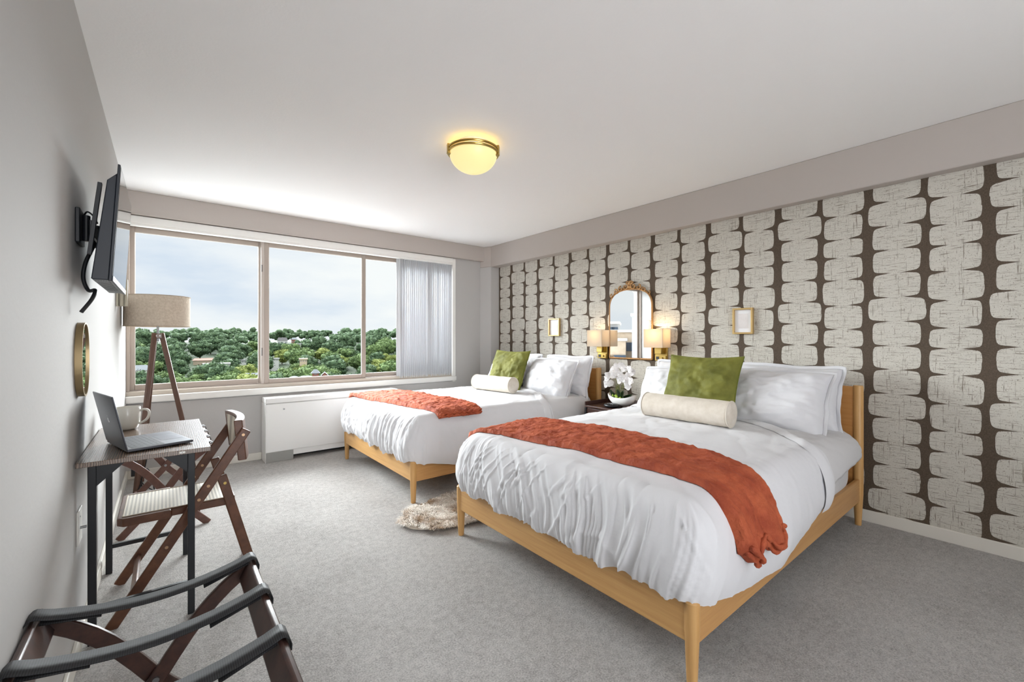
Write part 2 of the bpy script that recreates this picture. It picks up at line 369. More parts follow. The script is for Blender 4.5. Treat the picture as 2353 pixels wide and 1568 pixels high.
# ------------------------------------------------------------------ window
win = bpy.data.objects.new('window_1', None); COL.objects.link(win); win.location = (1.35, YW, WZ0); struct(win)
YF = 4.93                       # plane of the aluminium frame
def fx(x): return x*YF/YW
def fz(z): return 1.195+(z-1.195)*YF/YW
b = MB(); b.box(WX1-.045, WX1, YW-.012, YW+.14, WZ0, WZ1)            # right jamb
b.box(XL, WX1-.045, YW-.004, YW+.14, 2.195, WZ1)                      # head
obj('window_casing', b, WHITE, win, bevel=.003)
b = MB(); b.box(XL, WX1+.004, YW-.03, YW+.14, WZ0+.012, .70)
obj('window_sill', b, WHITE, win, bevel=.006)
b = MB(); b.box(XL, 2.92, YF-.045, YF-.02, .70, .735); obj('sill_rail', b, mat('sill_taupe', (190,180,168), .5), win, bevel=.002)
# outer frame
xL = XL+.001; xR = WX1-.046; zB = .70; zT = 2.195
b = MB(); b.box(xL, xR, YF-.02, YF+.07, zB, zB+.04); b.box(xL, xR, YF-.02, YF+.07, zT-.03, zT); b.box(xL, xL+.022, YF-.02, YF+.07, zB, zT); b.box(xR-.022, xR, YF-.02, YF+.07, zB, zT)
b.box(xL, xR, YF-.03, YF-.02, zB+.004, zB+.018)
obj('window_frame', b, ALU, win, bevel=.002)
def sash(name, x0, x1, y, z0, z1, w=.035, wb=.045):
    b = MB(); b.box(x0, x0+w, y, y+.03, z0, z1); b.box(x1-w, x1, y, y+.03, z0, z1); b.box(x0+w, x1-w, y, y+.03, z0, z0+wb); b.box(x0+w, x1-w, y, y+.03, z1-wb, z1)
    s_ = obj('sash', b, ALU, win, bevel=.002)
    p = obj('glass_pane', MB().box(x0+w, x1-w, y+.012, y+.016, z0+wb, z1-wb), GLASS, s_, base=win.location)
    g = MB(); t = .004
    g.box(x0+w, x0+w+t, y+.008, y+.02, z0+wb, z1-wb); g.box(x1-w-t, x1-w, y+.008, y+.02, z0+wb, z1-wb)
    g.box(x0+w+t, x1-w-t, y+.008, y+.02, z0+wb, z0+wb+t); g.box(x0+w+t, x1-w-t, y+.008, y+.02, z1-wb-t, z1-wb)
    obj('gasket', g, mat('pane_seal', (214,210,204), .5), s_, base=win.location)
    return s_
s1 = sash('sash', XL+.02, .765, YF+.03, .742, 2.165)
s2 = sash('sash', .775, fx(1.775), YF-.005, .735, 2.165, .040)
s3 = sash('sash', fx(1.775)-.02, xR-.02, YF+.03, .742, 2.165)
b = MB(); b.box(.745, .775, YF-.012, YF+.03, .735, 2.165); obj('mullion', b, mat('light_taupe_mullion', (186,176,168), .4, metal=.2), win, bevel=.003)
b = MB(); b.box(.748, .756, YF-.022, YF-.010, 1.02, 1.10); b.box(.748, .756, YF-.022, YF-.010, 1.86, 1.93); obj('window_latch', b, ALUD, win, bevel=.002)

# vertical blind
bl = thing('vertical_blind', 'white vertical blind drawn to the right side of the window', 'blind', (2.5, 4.87, .66))
b = MB(); b.box(XL+.005, 2.915, 4.835, 4.865, 2.175, 2.236); b.box(XL+.005, 2.915, 4.845, 4.90, 2.155, 2.178)
obj('headrail', b, WHITE, bl, bevel=.003)
nv = 29
for i in range(nv):
    t = i/(nv-1); x = 2.165 + .74*t; rr = random.Random(i)
    ang = R(62 + rr.uniform(-9, 9)); w_ = .088
    if i == 0: ang = R(12); x = 2.20
    if i == 16: ang = R(20)
    yc = 4.905
    d = Vector((math.cos(ang), -math.sin(ang) if i else -math.sin(ang), 0))
    def fn(u, v, x=x, d=d, w_=w_, yc=yc):
        s_ = (u-.5)*w_; bow = .006*(1-(2*u-1)**2); n_ = Vector((d.y, -d.x, 0))
        p = Vector((x, yc, 0)) + d*s_*(.75 if True else 1) + n_*bow; return (p.x, min(p.y, 4.925), .715+(2.155-.715)*v)
    m = MB().grid(fn, 5, 1)
    o = obj('vane', m, BLIND, bl, smooth=180)
    md = o.modifiers.new('t', 'SOLIDIFY'); md.thickness = .0012

# ------------------------------------------------------------------ heater cabinet under the sill
ac = thing('heater_cabinet', 'long white convector cabinet standing under the window sill', 'heater', (1.4, 4.76, 0))
ax0, ax1, ay0, ay1 = .745, 2.07, 4.655, 4.862
obj('body', MB().box(ax0, ax1, ay0+.01, ay1, .045, .565), ACW, ac, bevel=.004)
obj('front_panel', MB().box(ax0+.0, ax1, ay0, ay0+.01, .10, .560), ACW, ac, bevel=.003)
obj('top_cover', MB().box(ax0-.003, ax1+.003, ay0-.003, ay1, .568, .617), ACW, ac, bevel=.004)
obj('end_cap', MB().box(ax0-.004, ax0, ay0, ay1, .0, .566), ACW, ac, bevel=.002)
obj('base_plinth', MB().box(ax0, ax0+.24, ay0+.004, ay1, 0, .095), ACG, ac, bevel=.002)
obj('kick_space', MB().box(ax0+.24, ax1, ay1-.05, ay1-.01, 0, .05), BLK2, ac)
obj('lock', MB().cyl((ax0+.155, ay0-.004, .505), .008, .006, axis=(0,1,0)), STEEL, ac)
for i in range(6):
    x = ax0+.29+i*.105; m = MB()
    m.box(x, x+.095, ay0+.035, ay0+.13, .617, .6185)
    g = obj('grille', m, mat('grille_grey', (196,198,198), .5), ac)
    for k in range(9): pass

# ------------------------------------------------------------------ ceiling light
CL = (1.53, 2.29)
cl = thing('ceiling_light', 'flush ceiling light with glowing yellow glass bowl and brass bands', 'ceiling light', (CL[0], CL[1], H))
obj('mounting_pan', MB().lathe([(0, H-.0005), (.10, H-.0005), (.10, H-.03), (.03, H-.035), (0, H-.035)], (CL[0], CL[1], 0)), WHITE, cl)
prof = [(.152*math.cos(a), 2.375-.125*math.sin(a)) for a in [PI/2*k/14 for k in range(15)]]
gb = mat('lit_alabaster_glass', (214,196,140), .35, emit=(255,236,170), estr=.40)
N_, L_ = nodes(gb); lw = N_.new('ShaderNodeLayerWeight'); lw.inputs[0].default_value = .35
obj('glass_bowl', MB().lathe(prof, (CL[0], CL[1], 0), 48), gb, cl, smooth=180)
for zz in (2.392, 2.372):
    pts = [(CL[0]+.158*math.cos(a), CL[1]+.158*math.sin(a), zz) for a in [2*PI*k/64 for k in range(65)]]
    obj('band', MB().tube(pts, .0078, 8), BRASS, cl)
for a in (R(150), R(30), R(270), R(330-60)):
    pass
for a in (R(160), R(312), R(56)):
    c, s_ = math.cos(a), math.sin(a); m = MB(); rot = Matrix.Rotation(a, 3, 'Z')
    m.obox((CL[0]+.160*c, CL[1]+.160*s_, 2.383), (.018, .03, .058), rot); m.obox((CL[0]+.150*c, CL[1]+.150*s_, 2.352), (.03, .03, .006), rot)
    obj('clip', m, BRASS, cl, bevel=.002)
pl = bpy.data.lights.new('ceiling_bulb', 'POINT'); pl.energy = 1.5; pl.color = (1, .86, .55); pl.shadow_soft_size = .05
po = bpy.data.objects.new('ceiling_bulb', pl); COL.objects.link(po); po.location = (CL[0], CL[1], 2.405)

# ------------------------------------------------------------------ beds
def bed(y0, y1, label):
    """oak bed frame, foot towards -x"""
    t = thing('bed', label, 'bed', (2.4, (y0+y1)/2, 0)); xf = 1.385; xh = 3.455
    for (x, y) in ((xf+.015, y0+.018), (xf+.015, y1-.018)):
        m = MB(); m.lathe([(0, 0), (.0165, 0), (.0175, .01), (.024, .17), (.026, .20), (.0265, .296), (.022, .302), (0, .303)], (x, y, 0), 20)
        obj('leg', m, OAK, t)
    for y in (y0+.012, y1-.012):
        m = MB(); m.lathe([(0, 0), (.017, 0), (.027, .20), (.028, .30), (.028, .880), (.025, .892), (0, .893)], (xh, y, 0), 20)
        obj('leg', m, OAK, t)
    obj('foot_rail', MB().box(xf-.002, xf+.022, y0+.03, y1-.03, .158, .298), OAKX, t, bevel=.004)
    for y in (y0, y1-.022): obj('side_rail', MB().box(xf+.03, xh-.02, y, y+.022, .155, .298), OAKY, t, bevel=.004)
    obj('headboard', MB().box(xh-.014, xh+.010, y0+.03, y1-.03, .22, .885), OAKH, t, bevel=.004)
    m = MB()
    for k in range(14): m.box(xf+.1+k*.145, xf+.17+k*.145, y0+.022, y1-.022, .20, .222)
    obj('slats', m, OAKX, t)
    return t
Y0A, Y1A = .738, 2.246; Y0B, Y1B = 2.858, 4.355
bed(Y0A, Y1A, 'honey oak bed frame nearest the camera, with tapered round feet')
bed(Y0B, Y1B, 'honey oak bed frame nearest the window, beside the heater')
def ss(t): t = max(0, min(1, t)); return t*t*(3-2*t)
def fbm(x, y, z, o=3): return noise.fractal(Vector((x, y, z)), 1.0, 2.0, o)
def mattress(y0, y1, label):
    xa, xb = 1.43, 3.425; ya, yb = y0+.01, y1-.01
    def pt(u, v):   # rounded block as superellipsoid
        th = 2*PI*u; ph = PI*(v-.5)
        def sp(w, e): return math.copysign(abs(w)**e, w)
        cx = sp(math.cos(ph), .25)
        x = (xa+xb)/2+(xb-xa)/2*cx*sp(math.cos(th), .18); y = (ya+yb)/2+(yb-ya)/2*cx*sp(math.sin(th), .18)
        z = .4+.178*sp(math.sin(ph), .38); return (x, y, z + .004*fbm(x*4, y*4, 3))
    o = obj('mattress', MB().grid(pt, 140, 30), SHEET, smooth=180, merge=True)
    return tag(o, label, 'mattress')
mattress(Y0A, Y1A, 'mattress in a white fitted sheet on the nearest bed, seen beside its headboard')
mattress(Y0B, Y1B, 'mattress in a white fitted sheet on the window bed, seen beside the nightstand')

def lerp_tab(P):
    def f(x):
        if x <= P[0][0]: return P[0][1]
        for a, b_ in zip(P, P[1:]):
            if x <= b_[0]: return a[1]+(b_[1]-a[1])*(x-a[0])/(b_[0]-a[0])
        return P[-1][1]
    return f
def make_duvet(y0, y1, hemside, xhf, seed, foldamp=1.0):
    """returns fn(x, s) for side surface and a mesh"""
    yc = (y0+y1)/2; hw = (y1-y0)/2; inset = .10; w0 = hw-inset; x0 = 1.385+inset; z0 = .622
    def prof(r, zh):         # r 0..1  -> outward, z
        # outward bulge then back in
        a = r*PI*.5*1.28
        o = (inset+.052)*math.sin(min(a, PI/2)) if a < PI/2 else (inset+.052)*(1-.42*((a-PI/2)/(PI*.14))**2*.35)
        z = z0 - (z0-zh)*(1-math.cos(a))/(1-math.cos(PI*.5*1.28)); return o, z
    def top(x, y):
        q = max(0, 1-((y-yc)/(w0+.06))**4); f = ss((x-x0+.02)/.35)
        return z0 + .022*q*f + .008*fbm(x*3.2+seed, y*3.2, seed*1.3, 4) - .004*(1-min(1, abs(fbm(x*2.6+seed, y*4.2-x*2, seed, 3))*5))**2 + .0035*(1-min(1, abs(fbm(x*5+seed, y*3.0+x*3, seed+4, 3))*5))**2
    def side(x, s):          # s signed distance from centre line measured over the cloth
        sg = 1 if s >= 0 else -1; d = abs(s)
        if d <= w0: y = yc+sg*d; return Vector((x, y, top(x, y))), Vector((0, 0, 1))
        r = (d-w0)/.42; zh = hemside(x, sg); o, z = prof(min(r, 1), zh); o2, z2 = prof(min(r, 1)+.01, zh)
        blend = ss(1-r*4)
        tz = top(x, yc+sg*w0)-z0
        n = Vector((0, sg*(z-z2), (o2-o))).normalized()
        if n.z < 0 and r < .5: n = -n
        return Vector((x, yc+sg*(w0+o), z+tz*ss(1-r*1.6))), n
    def wr(t, r, k):         # fold displacement; t metres along the perimeter
        wv = fbm(t*1.1, r*.9, seed+k, 2)
        sl = .9*math.sin(t*2.3+seed)                    # folds lean one way then the other
        a = fbm(t*8+wv*1.2+r*sl*1.4, r*.42, seed+k, 1)
        c = fbm(t*19+wv*2.2+r*sl*3.0, r*.8, seed+k+5, 2)
        d_ = fbm(t*13-r*4*sl, r*1.1, seed+k+11, 2)
        ra = (1-min(1, abs(a)*3.0))**1.5; rc = (1-min(1, abs(c)*2.8))**1.8; rd = (1-min(1, abs(d_)*4.5))**2
        return (ra*.012+rc*.0065+rd*.006*ss(r*2)-.007)*foldamp*1.25
    m = MB(); NX, NY = 90, 90
    # top
    def tg(u, v):
        s_ = -w0+2*w0*v; x = x0+(xhf(s_)-x0)*u; return (x, yc+s_, top(x, yc+s_))
    m.grid(tg, NX, NY); xn = xhf(-w0); xf_ = xhf(w0)
    # side skirts + corners + foot as one sweep
    NR = 46; cols = []
    for i in range(NX+1): x = xn+(x0-xn)*i/NX; cols.append((x, yc-w0, 0, -1, 's', x))
    for i in range(1, 26): a = -PI/2-PI/2*i/26; cols.append((x0, yc-w0, math.cos(a), math.sin(a), 'c', i/26))
    for i in range(NY*3+1): y = yc-w0+2*w0*i/(NY*3); cols.append((x0, y, -1, 0, 'f', y))
    for i in range(1, 26): a = PI-PI/2*i/26; cols.append((x0, yc+w0, math.cos(a), math.sin(a), 'd', i/26))
    for i in range(NX+1): x = x0+(xf_-x0)*i/NX; cols.append((x, yc+w0, 0, 1, 't', x))
    k = len(m.v); tt = 0; pv = None
    for ci, (bx, by, nx, ny, kd, q) in enumerate(cols):
        if pv: tt += math.hypot(bx-pv[0], by-pv[1]) + (.013 if kd in 'cd' else 0)
        pv = (bx, by)
        if kd in 'st': zh = hemside(bx, -1 if kd == 's' else 1); amp = .16+.2*ss((bx-2.6)/.5)
        elif kd == 'f': zh = .297+.008*fbm(by*6, 0, seed); amp = 1
        elif kd == 'c': zh = .297+(hemside(x0, -1)-.297)*(1-q); amp = .3+.7*q
        else: zh = .297+(hemside(x0, 1)-.297)*q; amp = 1-.7*q
        if kd == 'f':
            e = min((by-(yc-w0)), (yc+w0)-by); amp = .75+.25*ss(e/.2)
        tz = top(bx, by)-z0
        for j in range(NR+1):
            r = j/NR; o, z = prof(r, zh); o2, z2 = prof(r+.01, zh)
            tl = math.hypot(o2-o, z2-z); no, nz = (z-z2)/tl, (o2-o)/tl
            f = ss((r-.06)*2.6)*amp
            dsp = wr(tt, r, 0)*f + (.010*fbm(tt*2.2, r*2, seed+9, 2))*ss(r*3)
            # scalloped hem
            hz = (.010*math.sin(tt*21+seed)+.006*math.sin(tt*47))*ss((r-.8)*5)*amp
            blend = ss(1-r*3.5)
            m.v.append((bx+nx*(o+no*dsp), by+ny*(o+no*dsp), z+nz*dsp+tz*ss(1-r*1.6)+hz))
    C = len(cols)
    fs = [(k+i*(NR+1)+j, k+(i+1)*(NR+1)+j, k+(i+1)*(NR+1)+j+1, k+i*(NR+1)+j+1) for i in range(C-1) for j in range(NR)]
    m.f += fs; m.m += [0]*len(fs)
    # cuff: rolled edge at the head end
    return m, side, top, yc, w0
def hemA(x, sg):
    if sg > 0: return .30
    P = [(1.3,.31), (1.45,.29), (1.6,.255), (1.8,.235), (2.05,.215), (2.25,.25), (2.45,.285), (2.65,.325), (2.93,.355), (3.05,.375), (3.5,.40)]
    for a, b_ in zip(P, P[1:]):
        if x <= b_[0]: return a[1]+(b_[1]-a[1])*max(0, (x-a[0]))/(b_[0]-a[0])
    return .40
def hemB(x, sg): return .30 if sg > 0 else (.285 if x < 1.45 else max(.23, .285-(x-1.45)*.2))
def xhA(s_): return lerp_tab([(-1.1, 2.66), (-.70, 2.70), (-.58, 2.80), (-.45, 2.93), (-.25, 3.05), (0, 3.12), (1, 3.12)])(s_)
def xhB(s_): return lerp_tab([(-1.1, 2.72), (-.66, 2.76), (-.50, 2.88), (-.25, 2.98), (0, 3.05), (1, 3.05)])(s_)
mA, sideA, topA, ycA, w0A = make_duvet(Y0A, Y1A, hemA, xhA, 2.3, 1.0)
mB_, sideB, topB, ycB, w0B = make_duvet(Y0B, Y1B, hemB, xhB, 7.9, .9)
def add_cuff(m, side, xhf, yc, seed, smax=1.06):
    # folded-back band, a soft ridge over the head end of the cover
    def fn(u, v):
        s_ = -smax+2*smax*v; w_ = .10+.02*math.sin(s_*5+seed)
        xx = xhf(s_)+.008-(w_)*u + .015*math.sin(s_*4+seed)*ss(u)
        p, n = side(xx, s_); th = .012*math.sin(PI*min(1, u*1.02)**.6)+.003
        return p+n*th
    m.grid(fn, 12, 110)
add_cuff(mA, sideA, xhA, ycA, 1)
add_cuff(mB_, sideB, xhB, ycB, 4)
o = obj('duvet', mA, LINEN, smooth=180, merge=True); tag(o, 'white duvet gathered in folds over the nearest bed', 'duvet')
o = obj('duvet', mB_, LINEN, smooth=180, merge=True); tag(o, 'white duvet covering the bed by the window', 'duvet')

def bed_sheet(side, xa, xb, label, seed):
    def fn(u, v):
        s_ = -.985+1.97*v; x = xa+(xb-xa)*min(1, u/.86); p, n = side(x, s_); q = ss((u-.80)/.20)
        p = p - n*(.008+.012*ss(abs(s_)-.5)+.0*u) + n*.005*fbm(x*5, s_*6, seed, 3) - n*.004*(1-min(1, abs(fbm(x*3+s_*5, s_*2, seed, 2))*4))**2
        r = .05*(1-math.sqrt(max(0, 1-q*q))); p = p - n*r; p.x += .035*q
        return p
    o = obj('bed_sheet', MB().grid(fn, 40, 120), SHEET, smooth=180); md = o.modifiers.new('t', 'SOLIDIFY'); md.thickness = .004; md.offset = -1
    return tag(o, label, 'sheet')
bed_sheet(sideA, 2.60, 3.33, 'white top sheet at the head of the nearest bed below the pillows', 2)
bed_sheet(sideB, 2.66, 3.33, 'white top sheet at the head of the window bed below the pillows', 6)
# throw blankets
def throw(side, fr, wd, s0, s1, th, seed, label, skew=None):
    """strip: front edge x = fr(s), width wd(s); s runs from far (+) to near (-)"""
    t = None
    NU, NV = 60, 190; top_v = []; bot = []
    def pt(u, v, lift):
        s_ = s1+(s0-s1)*v
        e = 1-abs(2*u-1); ev = min(v, 1-v)*(abs(s1-s0))
        ripple = .012*math.sin(s_*31+seed*2)*ss(1-ev/.12)
        x = fr(s_)+wd(s_)*u
        # hem ripple where it hangs
        hang = ss((-(s_)-.74)/.2)
        p, n = side(x, s_+hang*.02*math.sin(u*13+seed)+ (1-v < .03)*0)
        fold = .004*fbm(x*30+seed, s_*26, seed, 4)+.007*fbm(x*6, s_*7, seed+3, 3)+.0035*(1-min(1, abs(fbm(x*9+seed, s_*7+x*5, seed+7, 3))*4))**2+.0028*(1-min(1, abs(fbm(x*17, s_*13-x*9, seed+2, 3))*4))**2
        wv = hang*.026*math.sin(x*27+s_*7+seed)
        rollu = math.sqrt(max(0, 1-(1-min(1, e/.07))**2)); rollv = math.sqrt(max(0, 1-(1-min(1, ev/.03))**2))
        roll = rollu*rollv
        bead = .006*math.exp(-((e-.035)/.03)**2)+.008*math.exp(-((ev-.03)/.022)**2)
        h = .004+(th+fold*1.1+max(0, wv)+bead)*roll if lift else .003
        return p+n*h
    m = MB(); m.grid(lambda u, v: pt(u, v, True), NU, NV); m.grid(lambda u, v: pt(u, v, False), 24, 60)
    o = obj('throw_blanket', m, RUST, smooth=180); tag(o, label, 'blanket')
    for vv, nm in ((.996, 'hem'), (.985, 'hem')):
        pts = [pt(.02+.96*k/60, vv, True)+Vector((0, -.004, .004*math.sin(k*.9)-(.006 if vv < .99 else .0))) for k in range(61)]
        h = obj(nm, MB().tube(pts, lambda t: .0095+.003*math.sin(t*38), 8), RUST, smooth=180); h.parent = o
    return o
# near bed: s from +.79 (far edge) to -1.06 (hanging on the near side)
throw(sideA, lerp_tab([(-1.1, 1.60), (-.8, 1.575), (-.5, 1.60), (0, 1.60), (.4, 1.55), (.8, 1.46)]), lerp_tab([(-1.1, .36), (-.8, .38), (-.3, .43), (.8, .50)]), -.955, .80, .020, 1.7,
      'rust plush throw folded across the nearest bed, hanging down its near side')
throw(sideB, lerp_tab([(-1, 1.62), (-.6, 1.60), (0, 1.52), (.8, 1.40)]), lerp_tab([(-1, .38), (.8, .44)]), -.765, .74, .026, 5.1,
      'rust plush throw folded across the window bed')

# ------------------------------------------------------------------ cushions
def frame3(right, up):
    r = Vector(right).normalized(); u = Vector(up); u = (u-r*u.dot(r)).normalized(); n = r.cross(u); return Matrix((r, u, n)).transposed()
def pillow(name, c, w, h, T, right, up, m_, label, cat, seed=0, flange=0, wr=.01, pinch=.05, sag=0, piping=None, droop=0):
    rot = frame3(right, up); c = Vector(c); mb = MB(); n = 44
    def sh(u, v, sgn):
        a, b_ = 2*u-1, 2*v-1
        x = a*(1-pinch*(1-b_*b_)*abs(a)**1.5); y = b_*(1-pinch*(1-a*a)*abs(b_)**1.5)
        if droop: y -= droop*abs(a)**3*(.6+.4*math.sin(seed*5+a)); x += droop*.35*fbm(b_*1.5, seed, a, 2); y += droop*.5*fbm(a*1.6, seed+3, b_*.5, 2)
        fa = max(0, 1-abs(a)**2.6); fb = max(0, 1-abs(b_)**2.6)
        t = (fa*fb)**.46
        t *= 1 + sag*(-b_)*.35
        cr = max(0, abs(a*b_))**1.2
        wv = wr*(fbm(a*2.3+seed, b_*2.3, seed, 4)*.8 + .6*cr*math.sin((a*a+b_*b_)*9+seed)*t)
        wv += wr*.55*(1-min(1, abs(fbm(a*2+seed*2, b_*3.2, seed+4, 3))*3))*t
        z = sgn*(T/2*t + wv*min(1, t*2))
        return c + rot @ Vector((x*w/2, y*h/2, z + .012*math.sin(a*2+seed)*.6))
    mb.grid(lambda u, v: sh(u, v, 1), n, n); mb.grid(lambda u, v: sh(u, v, -1), n, n)
    o = obj(name, mb, m_, smooth=180, merge=True); tag(o, label, cat)
    if flange:
        fb_ = MB(); k = []
        N4 = 160
        def edge(t, out):
            t = (t % 1)*4; i = int(t) % 4; f = t-int(t); a, b_ = [(-1+2*f, -1), (1, -1+2*f), (1-2*f, 1), (-1, 1-2*f)][i]
            x = a*(1-pinch*(1-b_*b_)*abs(a)**1.5); y = b_*(1-pinch*(1-a*a)*abs(b_)**1.5)
            if droop: y -= droop*abs(a)**3*(.6+.4*math.sin(seed*5+a)); x += droop*.35*fbm(b_*1.5, seed, a, 2); y += droop*.5*fbm(a*1.6, seed+3, b_*.5, 2)
            q = Vector((x*w/2, y*h/2, .012*math.sin(a*2+seed)*.6)); d = Vector((x*w, y*h, 0)).normalized(); oo = Vector((max(-1, min(1, a*1.0))*(1 if abs(a) > .98 else 0), max(-1, min(1, b_))*(1 if abs(b_) > .98 else 0), 0))
            if oo.length > 0: d = (oo.normalized()*.8+d*.2)
            return c+rot@(q+d*flange*out+Vector((0, 0, .010*math.sin(t*9+seed)*out)))
        fb_.grid(lambda u, v: edge(u, v*1.0-.06*(1-v)), N4, 3)
        f_ = obj('flange', fb_, m_, smooth=180); f_.parent = o
        md = f_.modifiers.new('t', 'SOLIDIFY'); md.thickness = .004; md.offset = 0
    if piping:
        pb = MB(); pts = []
        for i in range(161):
            t = (i/160 % 1)*4; k = int(t) % 4; f = t-int(t); a, b_ = [(-1+2*f, -1), (1, -1+2*f), (1-2*f, 1), (-1, 1-2*f)][k]
            x = a*(1-pinch*(1-b_*b_)*abs(a)**1.5); y = b_*(1-pinch*(1-a*a)*abs(b_)**1.5)
            pts.append(c+rot@Vector((x*w/2, y*h/2, .012*math.sin(a*2+seed)*.6)))
        pb.tube(pts, .0035, 6, caps=False); p_ = obj('piping', pb, piping, smooth=180); p_.parent = o
    return o
WP = 'pillow'
# near bed
pillow('pillow', (3.325, 1.80, .80), .66, .42, .20, (0,-1,0), (.30,0,1), LINEN, 'white pillow against the headboard at the nightstand side of the nearest bed, behind another', WP, 1, .022, .020, .07, .3, droop=.10)
pillow('pillow', (3.155, 1.83, .765), .64, .40, .25, (0,-1,0), (.50,0,1), LINEN, 'white pillow on the nearest bed between nightstand and green cushion, front of two', WP, 2.2, .022, .020, .07, .3, droop=.10)
pillow('pillow', (3.330, 1.14, .80), .66, .42, .20, (0,-1,0), (.25,0,1), LINEN, 'white pillow against the headboard at the near side of the nearest bed, back of two', WP, 3.1, .022, .020, .07, .3, droop=.10)
pillow('pillow', (3.150, 1.155, .775), .66, .44, .25, (0,-1,0), (.50,0,1), LINEN, 'white pillow at the near side of the nearest bed, front of two, wholly in view', WP, 4.7, .022, .020, .07, .3, droop=.10)
pillow('green_cushion', (2.975, 1.545, .855), .53, .46, .17, (0.05,-1,0), (.42,.03,1), GREEN, 'olive green velvet cushion on the nearest bed', 'cushion', 5, 0, .018, .07, piping=GREEND)
# window bed
pillow('pillow', (3.330, 3.98, .80), .66, .42, .20, (0,-1,0), (.28,0,1), LINEN, 'white pillow against the headboard at the window side of the far bed', WP, 6, .022, .020, .07, .3, droop=.10)
pillow('pillow', (3.150, 4.02, .765), .62, .38, .22, (0,-1,0), (.50,0,1), LINEN, 'white pillow left behind the green cushion on the window bed', WP, 7.5, .022, .020, .07, .3, droop=.10)
pillow('pillow', (3.335, 3.22, .80), .66, .42, .20, (0,-1,0), (.25,0,1), LINEN, 'white pillow against the headboard beside the nightstand on the window bed, back of two', WP, 8.4, .022, .020, .07, .3, droop=.10)
pillow('pillow', (3.150, 3.28, .775), .64, .44, .25, (0,-1,0), (.50,0,1), LINEN, 'white pillow right of the green cushion on the window bed, front of two', WP, 9.2, .022, .020, .07, .3, droop=.10)
pillow('green_cushion', (2.955, 3.74, .845), .52, .46, .16, (.12,-1,0), (.42,.05,1), GREEN, 'olive green velvet cushion on the window bed', 'cushion', 10.5, 0, .020, .07, piping=GREEND)
def bolster(p0, p1, r, label, seed):
    p0 = Vector(p0); p1 = Vector(p1); d = (p1-p0).normalized(); L = (p1-p0).length
    prof = [(0, 0), (r*.5, -.002), (r*.9, .0), (r, .008)]+[(r*(1+.015*math.sin(k*1.9+seed)), .02+(L-.04)*k/12) for k in range(13)]+[(r, L-.008), (r*.9, L), (r*.5, L+.002), (0, L)]
    o = obj('bolster_cushion', MB().lathe(prof, p0, 48, axis=d), BEIGE, smooth=60, merge=True); tag(o, label, 'cushion')
    q = Vector((0,0,1)).rotation_difference(d)
    for z in (.006, L-.006):
        pts = [p0+q@Vector((r*1.0*math.cos(a), r*1.0*math.sin(a), z)) for a in [2*PI*k/48 for k in range(49)]]
        c = obj('piping', MB().tube(pts, .004, 6, caps=False), BEIGEP, smooth=180); c.parent = o
    return o
bolster((2.68, 1.79, .727), (2.70, 1.20, .727), .080, 'beige velvet bolster in front of the green cushion on the nearest bed', 1)
bolster((2.62, 3.86, .727), (2.69, 3.31, .727), .078, 'beige velvet bolster in front of the green cushion on the window bed', 3)

# ------------------------------------------------------------------ wall decor on the wallpaper
MTILT = .012
mi = thing('arched_mirror', 'gold framed arched mirror with carved crest, between the two wall lamps', 'mirror', (XW, 2.56, .987))
my0, my1, mz0, mzs, mzt = 2.314, 2.806, .995, 1.50, 1.68
def arch(inset, n=40):
    P = [(my0+inset, mz0+inset)]
    cy = (my0+my1)/2; hw_ = (my1-my0)/2-inset; hz = mzt-mzs-inset
    P = [(my1-inset, mz0+inset), (my0+inset, mz0+inset)]
    for i in range(n+1):
        a = PI-PI*i/n; e = .82
        c, s_ = math.cos(a), math.sin(a)
        P.append((cy+hw_*math.copysign(abs(c)**e, c), mzs+hz*abs(s_)**e))
    return P
mp_ = MB().prism(arch(.004), 'x', XW-.016, XW-.012); mp_.v = [(x-(y-2.56)*MTILT, y, z) for x, y, z in mp_.v]
obj('mirror_glass', mp_, MIRR, mi, smooth=0)
outl = arch(0.0)
def frame_path(inset, x, r, name, mt, nseg=8):
    P = arch(inset); P = P[1:]+[P[0], P[1]]; pts = []
    for (a, b_), (c, d_) in zip(P, P[1:]):
        k = max(1, int(math.hypot(c-a, d_-b_)/.02))
        for i in range(k): pts.append((x, a+(c-a)*i/k, b_+(d_-b_)*i/k))
    pts.append(pts[0]); return pts
fp = frame_path(0, XW-.012, .009, '', None)
fm = MB(); fm.tube(fp, .0105, 8, caps=False)
obj('frame', fm, BRASSD, mi, smooth=180)
bd = MB()
acc = 0; last = Vector(fp[0])
for p in fp[1:]:
    q = Vector(p); seg = (q-last).length
    while acc+seg >= .0095:
        f = (.0095-acc)/seg; last = last+(q-last)*f; seg = (q-last).length; acc = 0
        bd.ico((XW-.021, last.y, last.z), .0042, 1)
    acc += seg; last = q
obj('beading', bd, BRASSD, mi, smooth=180)
cr_ = MB()
def scroll(cy, cz, r, turns, sgn, th, start=0):
    pts = []
    for i in range(26):
        t = i/25; a = start+sgn*turns*2*PI*t; rr = r*(1-t*.82); pts.append((XW-.02-.008*math.sin(t*PI), cy+rr*math.cos(a), cz+rr*math.sin(a)))
    cr_.tube(pts, lambda t: th*(1-.45*t), 7)
cy = 2.56
